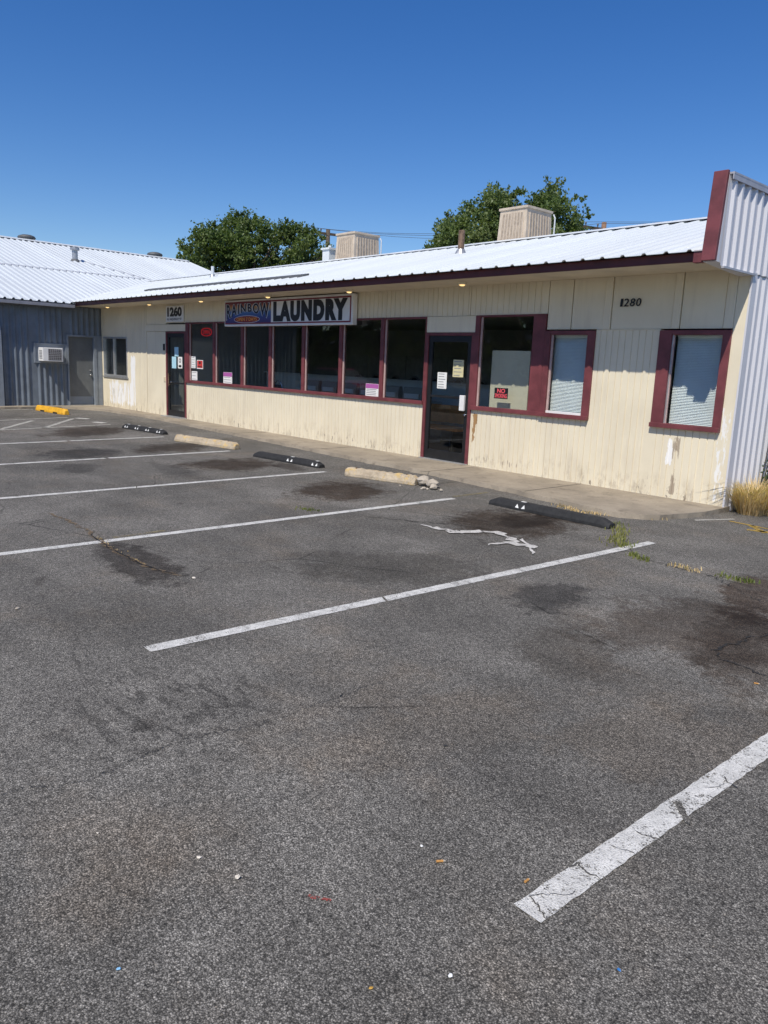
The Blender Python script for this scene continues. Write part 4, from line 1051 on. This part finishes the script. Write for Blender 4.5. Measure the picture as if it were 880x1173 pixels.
def poly_clumps(poly, dist, n, rmin, rmax, seed, depth=1.0):
    rnd = random.Random(seed); out = []
    xs = [p[0] for p in poly]; ys = [p[1] for p in poly]; mpp = dist/F_PX*1.12
    def inside(x, y):
        c = False
        for i in range(len(poly)):
            (x1,y1),(x2,y2) = poly[i],poly[i-1]
            if (y1 > y) != (y2 > y) and x < (x2-x1)*(y-y1)/(y2-y1)+x1: c = not c
        return c
    def dist_e(x, y):
        m_ = 1e9
        for i in range(len(poly)):
            a = Vector(poly[i]); b = Vector(poly[i-1]); p = Vector((x,y)); ab = b-a; tt = max(0,min(1,(p-a).dot(ab)/ab.length_squared)); m_ = min(m_,(a+ab*tt-p).length)
        return m_
    tries = 0
    while len(out) < n and tries < 20000:
        tries += 1
        x = rnd.uniform(min(xs),max(xs)); y = rnd.uniform(min(ys),max(ys))
        if not inside(x,y): continue
        d = dist_e(x,y)*mpp; r = rnd.uniform(rmin,rmax)
        if d < r*.75:
            r = max(rmin*.6, d/.9)
            if d < rmin*.5: continue
        dep = rnd.uniform(-1,1)*min(2.6, math.sqrt(max(.05,d))*1.7)*depth
        out.append((at_dist(x,y,dist+dep), r))
    return out
P1 = [(194,291),(203,279),(207,266),(222,268),(226,258),(245,254),(262,246),(279,240),(290,247),(303,246),(312,254),(330,251),(345,253),(360,258),(372,268),(381,285),(380,320),(330,330),(260,330),(215,320)]
c1 = poly_clumps(P1, 45, 190, .38, .85, 3); b = at_dist(288,300,45)
make_tree('tree', c1, (b.x,b.y,0), 'broad dense dark green tree behind the roofs, left of the farther cooler', M['leaf'], 42000, .16, 5, .3, 'trees behind the building')
P2 = [(491,300),(488,278),(495,262),(500,246),(517,238),(528,228),(548,236),(556,215),(570,210),(580,218),(596,210),(605,222),(622,218),(625,206),(640,204),(650,215),(668,213),(670,232),(683,246),(676,262),(668,270),(660,300),(560,310)]
c2 = poly_clumps(P2, 33, 210, .28, .62, 9); b = at_dist(590,300,33)
make_tree('tree', c2, (b.x,b.y,0), 'olive green feathery tree rising behind the nearer roof cooler', M['leaf2'], 42000, .125, 6, .2, 'trees behind the building')

# trees and cars on the far side of the lot, seen mirrored in the shop windows
def ell_clumps(c, rx, rz, n, seed):
    rnd = random.Random(seed); o = []
    while len(o) < n:
        v = Vector((rnd.uniform(-1,1),rnd.uniform(-1,1),rnd.uniform(-1,1)))
        if .25 < v.length < 1: o.append((Vector((c[0]+v.x*rx,c[1]+v.y*rx,c[2]+v.z*rz)), rnd.uniform(.7,1.15)))
    return o
T0 = make_tree('tree', ell_clumps((-34,-16,4.6),3.6,3.3,46,2), (-34,-16,0), 'bushy tree across the lot mirrored in the shop windows', M['leaf'], 5200, .5, 3, .26, 'trees across the lot')
for i, (dx, dy, rz, s) in enumerate(((7,.8,1.0,.95),(14,-.5,2.2,1.05),(-7,-1,3.3,1.1),(-14,.5,4.1,1.0),(-21.5,-.6,.6,1.2),(-29,0,2.7,1.15),(-38,-2,5.2,1.25))):
    o = copy_tree(T0); o.location = (-34+dx,-16+dy,0); o.rotation_euler.z = rz; o.scale = (s,s,s)
N = thing('reflection_building', (-48,-24,0), 'long low dark brown building across the lot added unseen to darken window reflections', 'building')  # out-of-view building added to darken the reflections behind the tree trunks
MB().box(-92,-14,-27,-22,0,3.3).build('wall', simple('dark_brown_wall', (.10,.075,.06), .8, 0, .2, 2), N)
MB().prism([(-27.6,3.3),(-21.4,3.3),(-24.5,4.6)], 'x', -92.5, -13.5).build('roof', M['flash'], N)
for k in range(12): MB().box(-88+6*k,-86+6*k,-22.0,-21.95,1.0,2.3).build('window', M['darkobj'], N)
def car(loc, rot, mat, label):
    c = thing('parked_car', loc, label, 'car', None, local=True); c.rotation_euler.z = rot
    sec = [(-2.2,.55,.72,.70),(-2.1,.35,.92,.80),(-1.3,.28,.98,.86),(.9,.28,.98,.88),(1.9,.32,.86,.84),(2.2,.5,.72,.72)]
    mb = MB(); vs = []
    for x, zb, zt, hw in sec: vs += [(x,-hw,zb),(x,hw,zb),(x,hw*1.02,(zb+zt)/2),(x,hw*.94,zt),(x,-hw*.94,zt),(x,-hw*1.02,(zb+zt)/2)]
    n = 6; fs = [(i*n+k,i*n+(k+1)%n,(i+1)*n+(k+1)%n,(i+1)*n+k) for i in range(len(sec)-1) for k in range(n)]+[tuple(range(n-1,-1,-1)),tuple(range(n*(len(sec)-1),n*len(sec)))]
    mb.add(vs, fs); mb.build('body', mat, c, bevel=.04)
    mb = MB(); mb.hull([(-1.75,-.78,.97),(1.0,-.78,.97),(1.0,.78,.97),(-1.75,.78,.97)],[(-1.2,-.62,1.40),(.25,-.62,1.42),(.25,.62,1.42),(-1.2,.62,1.40)]); mb.build('windows', M['darkobj'], c, bevel=.03)
    mb = MB(); mb.hull([(-1.25,-.63,1.40),(.28,-.63,1.42),(.28,.63,1.42),(-1.25,.63,1.40)],[(-1.1,-.55,1.46),(.15,-.55,1.47),(.15,.55,1.47),(-1.1,.55,1.46)]); mb.build('roof', mat, c, bevel=.02)
    for wx in (-1.35,1.35):
        for wy in (-.78,.78):
            mb = MB(); mb.tube([(wx,wy-.1,.32),(wx,wy+.1,.32)], .32, 18); wv = mb.build('wheel', M['rubber'], c)
            mb = MB(); mb.tube([(wx,wy-.104,.32),(wx,wy+.104,.32)], .19, 14); mb.build('rim', M['chrome'], wv)
    for wy in (-.6,.6):
        mb = MB(); mb.box(2.12,2.2,wy-.14,wy+.14,.6,.72); mb.build('headlight', M['refl'], c)
        mb = MB(); mb.box(-2.2,-2.12,wy-.14,wy+.14,.62,.76); mb.build('tail_light', M['redsign'], c)
def carpaint(n, c): t = NT(n); return t.done(t.bsdf(c, .3, 0, Coat_Weight=.6))
car((-28.2,-2.4,0), .05, carpaint('red_car_paint',(.38,.02,.02)), 'red parked car mirrored in the middle shop windows')
car((-22.0,-3.0,0), .0, carpaint('black_car_paint',(.02,.02,.024)), 'black parked car mirrored in the shop window beside the door')

# ------------------------------------------------------------------ weeds
def tuft(name, c, r, h, n, mat, label, cat='weed', seed=0, group=None, lean=.6, w0=.006):
    rnd = random.Random(seed); mb = MB()
    for _ in range(n):
        a = rnd.uniform(0,6.283); q = r*math.sqrt(rnd.random()); p = Vector((q*math.cos(a),q*math.sin(a),0))
        hh = h*rnd.uniform(.45,1.15); d = Vector((math.cos(a+rnd.uniform(-.7,.7)),math.sin(a+rnd.uniform(-.7,.7)),0))*hh*lean*rnd.uniform(.2,1.2)
        s = Vector((-d.y,d.x,0)).normalized()*w0*rnd.uniform(.7,1.4)
        m1 = p+d*.35+Vector((0,0,hh*.6)); tp = p+d+Vector((0,0,hh*rnd.uniform(.75,1.0)))
        mb.add([p-s,p+s,m1+s*.8,m1-s*.8,tp],[(0,1,2,3),(3,2,4)])
    o = mb.build(name, mat); o.location = c; return tag(o, label, cat, group)
def long_tuft(name, px, r, h, n, mat, label, seed, group=None):
    rnd = random.Random(seed); pts = [at_z(*p) for p in px]; mb = MB(); o0 = pts[0]
    for _ in range(n):
        k = rnd.randrange(len(pts)-1); base = pts[k].lerp(pts[k+1],rnd.random())-o0; a = rnd.uniform(0,6.283); p = base+Vector((rnd.gauss(0,r),rnd.gauss(0,r),0)); p.z = 0
        hh = h*rnd.uniform(.4,1.2); d = Vector((math.cos(a),math.sin(a),0))*hh*.8*rnd.random(); s = Vector((-d.y,d.x,0)).normalized()*.006
        tp = p+d+Vector((0,0,hh)); m1 = p+d*.35+Vector((0,0,hh*.6)); mb.add([p-s,p+s,m1+s*.8,m1-s*.8,tp],[(0,1,2,3),(3,2,4)])
    o = mb.build(name, mat); o.location = (o0.x,o0.y,0); return tag(o, label, 'weed', group)
gw = 'weeds growing from the asphalt'
long_tuft('weed', [(704,600),(712,612),(706,620),(718,628)], .06, .045, 330, M['grass'], 'yellow green weed clump between black wheel stop and white line end', 1, gw)
long_tuft('weed', [(722,636),(742,644)], .03, .05, 90, M['grass'], 'small weed sprig in the crack right of the white line end', 2, gw)
long_tuft('weed', [(770,648),(800,655)], .03, .035, 55, M['dry'], 'low weed sprig in the crack, middle of the row of three', 3, gw)
long_tuft('weed', [(822,660),(845,664),(862,668)], .035, .04, 90, M['grass'], 'flat weed patch in the crack nearest the right edge', 4, gw)
long_tuft('weed', [(640,579),(660,586),(690,590),(730,590),(760,588)], .05, .035, 300, M['dry'], 'straw coloured weed fringe along the walkway edge', 5, gw)
long_tuft('weed', [(742,594),(790,588),(818,582)], .06, .035, 200, M['dry'], 'dry weed strip where the walkway ends by the corner', 6, gw)
long_tuft('weed', [(345,583),(365,586)], .04, .03, 60, M['grass'], 'faint weed sprouts on the third white line', 7, gw)
long_tuft('weed', [(108,612),(130,628),(165,648)], .02, .015, 45, M['dry'], 'dry weed bits in the dirt filled crack at left', 8, gw)
tuft('dry_weed', (-4.10,10.36,0), .17, .50, 620, M['dry'], 'tall tan dry weed against the white metal corner', 'weed', 11, 'dry weeds by the end wall', .95, .005)
tuft('dry_weed', (-4.06,10.74,0), .18, .45, 420, M['dry'], 'tan dry weed just right of the tall one at the metal wall', 'weed', 12, 'dry weeds by the end wall', 1.0, .005)
tuft('dry_weed', (-4.12,11.25,0), .22, .42, 420, M['dry'], 'dry orange weed under the climbing plant', 'weed', 13, 'dry weeds by the end wall', 1.0, .005)
tuft('dry_weed', (-4.02,10.55,0), .2, .16, 500, M['dry'], 'flattened pale straw at the foot of the dry weeds', 'weed', 14, 'dry weeds by the end wall', 1.3, .006)
tuft('dry_weed', (-3.85,11.1,0), .3, .18, 500, M['dry'], 'flattened pale straw at the right edge by the wall', 'weed', 15, 'dry weeds by the end wall', 1.3, .006)
V = thing('climbing_plant', (-4.28,11.2,0), 'leafy dark green climbing plant against the white metal end wall', 'plant')
rnd = random.Random(4); mb = MB(); st = MB()
for k in range(5):
    pts = [Vector((-4.30+.02*k*.5, 11.0+.06*k+ .12*rnd.uniform(-1,1)*0 + .10*i*.9*(.5+k*.12), .02+.24*i)) for i in range(7)]
    st.tube(pts, [.009-.001*i for i in range(7)], 5)
    for i in range(95):
        f = rnd.random()*5.99; j = int(f); p = pts[j].lerp(pts[min(6,j+1)],f-j)+Vector((abs(rnd.gauss(0,.05)),rnd.gauss(0,.06),rnd.gauss(0,.05))); leaf_quad(mb, p, .06, rnd)
st.build('stem', M['bark'], V); mb.build('foliage', M['leaf3'], V)

# ------------------------------------------------------------------ litter
def bit(px, r, mat, label, seed, cat='litter', name='litter', sc=(1,.7,.4)):
    p = at_z(*px); return chunk((p.x,p.y,.001), r, label, mat, name, cat, seed, sc)
pale = simple('pale_stone', (.66,.60,.52), .8, 0, .2, 30); 
bit((228,983), .010, pale, 'tan white pebble at lower left, near the middle of the frame edge', 31, 'pebble', 'pebble')
bit((272,1007), .010, pale, 'round pale grey pebble right of the tan one', 32, 'pebble', 'pebble', (1,.9,.8))
bit((483,970), .008, M['paper'], 'small white scrap left of the nearest orange butt', 33)
bit((516,1119), .010, M['paper'], 'bright white chip at the bottom centre of the lot', 34)
bit((136,1111), .008, simple('pale_blue_plastic', (.25,.50,.75), .4), 'pale blue plastic bit at bottom left of the lot', 35)
bit((709,1112), .008, simple('blue_plastic', (.04,.19,.5), .4), 'bright blue plastic bit at bottom right of the lot', 36)
bit((222,663), .02, pale, 'pale pebble beyond the end of the second white line', 37, 'pebble', 'pebble')
bit((20,698), .018, M['rubble'], 'flat grey stone at the left edge of the lot', 38, 'pebble', 'pebble')
bit((112,955), .006, pale, 'tiny pale pebble in the brownish dust at left', 39, 'pebble', 'pebble')
bit((425,1133), .007, simple('amber_bit', (.55,.32,.06), .5), 'amber bit near the bottom edge of the frame', 40)
bit((510,855), .010, M['darkobj'], 'small black bit on bare asphalt above the nearest line', 41)
def butt(px, ang, L, label):
    p = at_z(*px); e = thing('cigarette_butt', (p.x,p.y,.006), label, 'cigarette butt', 'cigarette butts on the asphalt', local=True); e.rotation_euler.z = ang
    MB().tube([(-L/2,0,0),(L*.25,0,0)], .0045, 8).build('filter', simple('orange_filter', (.50,.25,.07), .8, 0, .3, 200), e)
    MB().tube([(L*.25,0,0),(L/2,0,-.001)], [.0043,.003], 8).build('paper_end', M['rubble'], e)
butt((505,988), 1.0, .034, 'orange cigarette butt with white end, left of the near white line')
butt((604,1010), 1.6, .028, 'orange cigarette butt just above the end of the near white line')
butt((867,784), .5, .032, 'orange cigarette butt on the brown stain at the right edge')
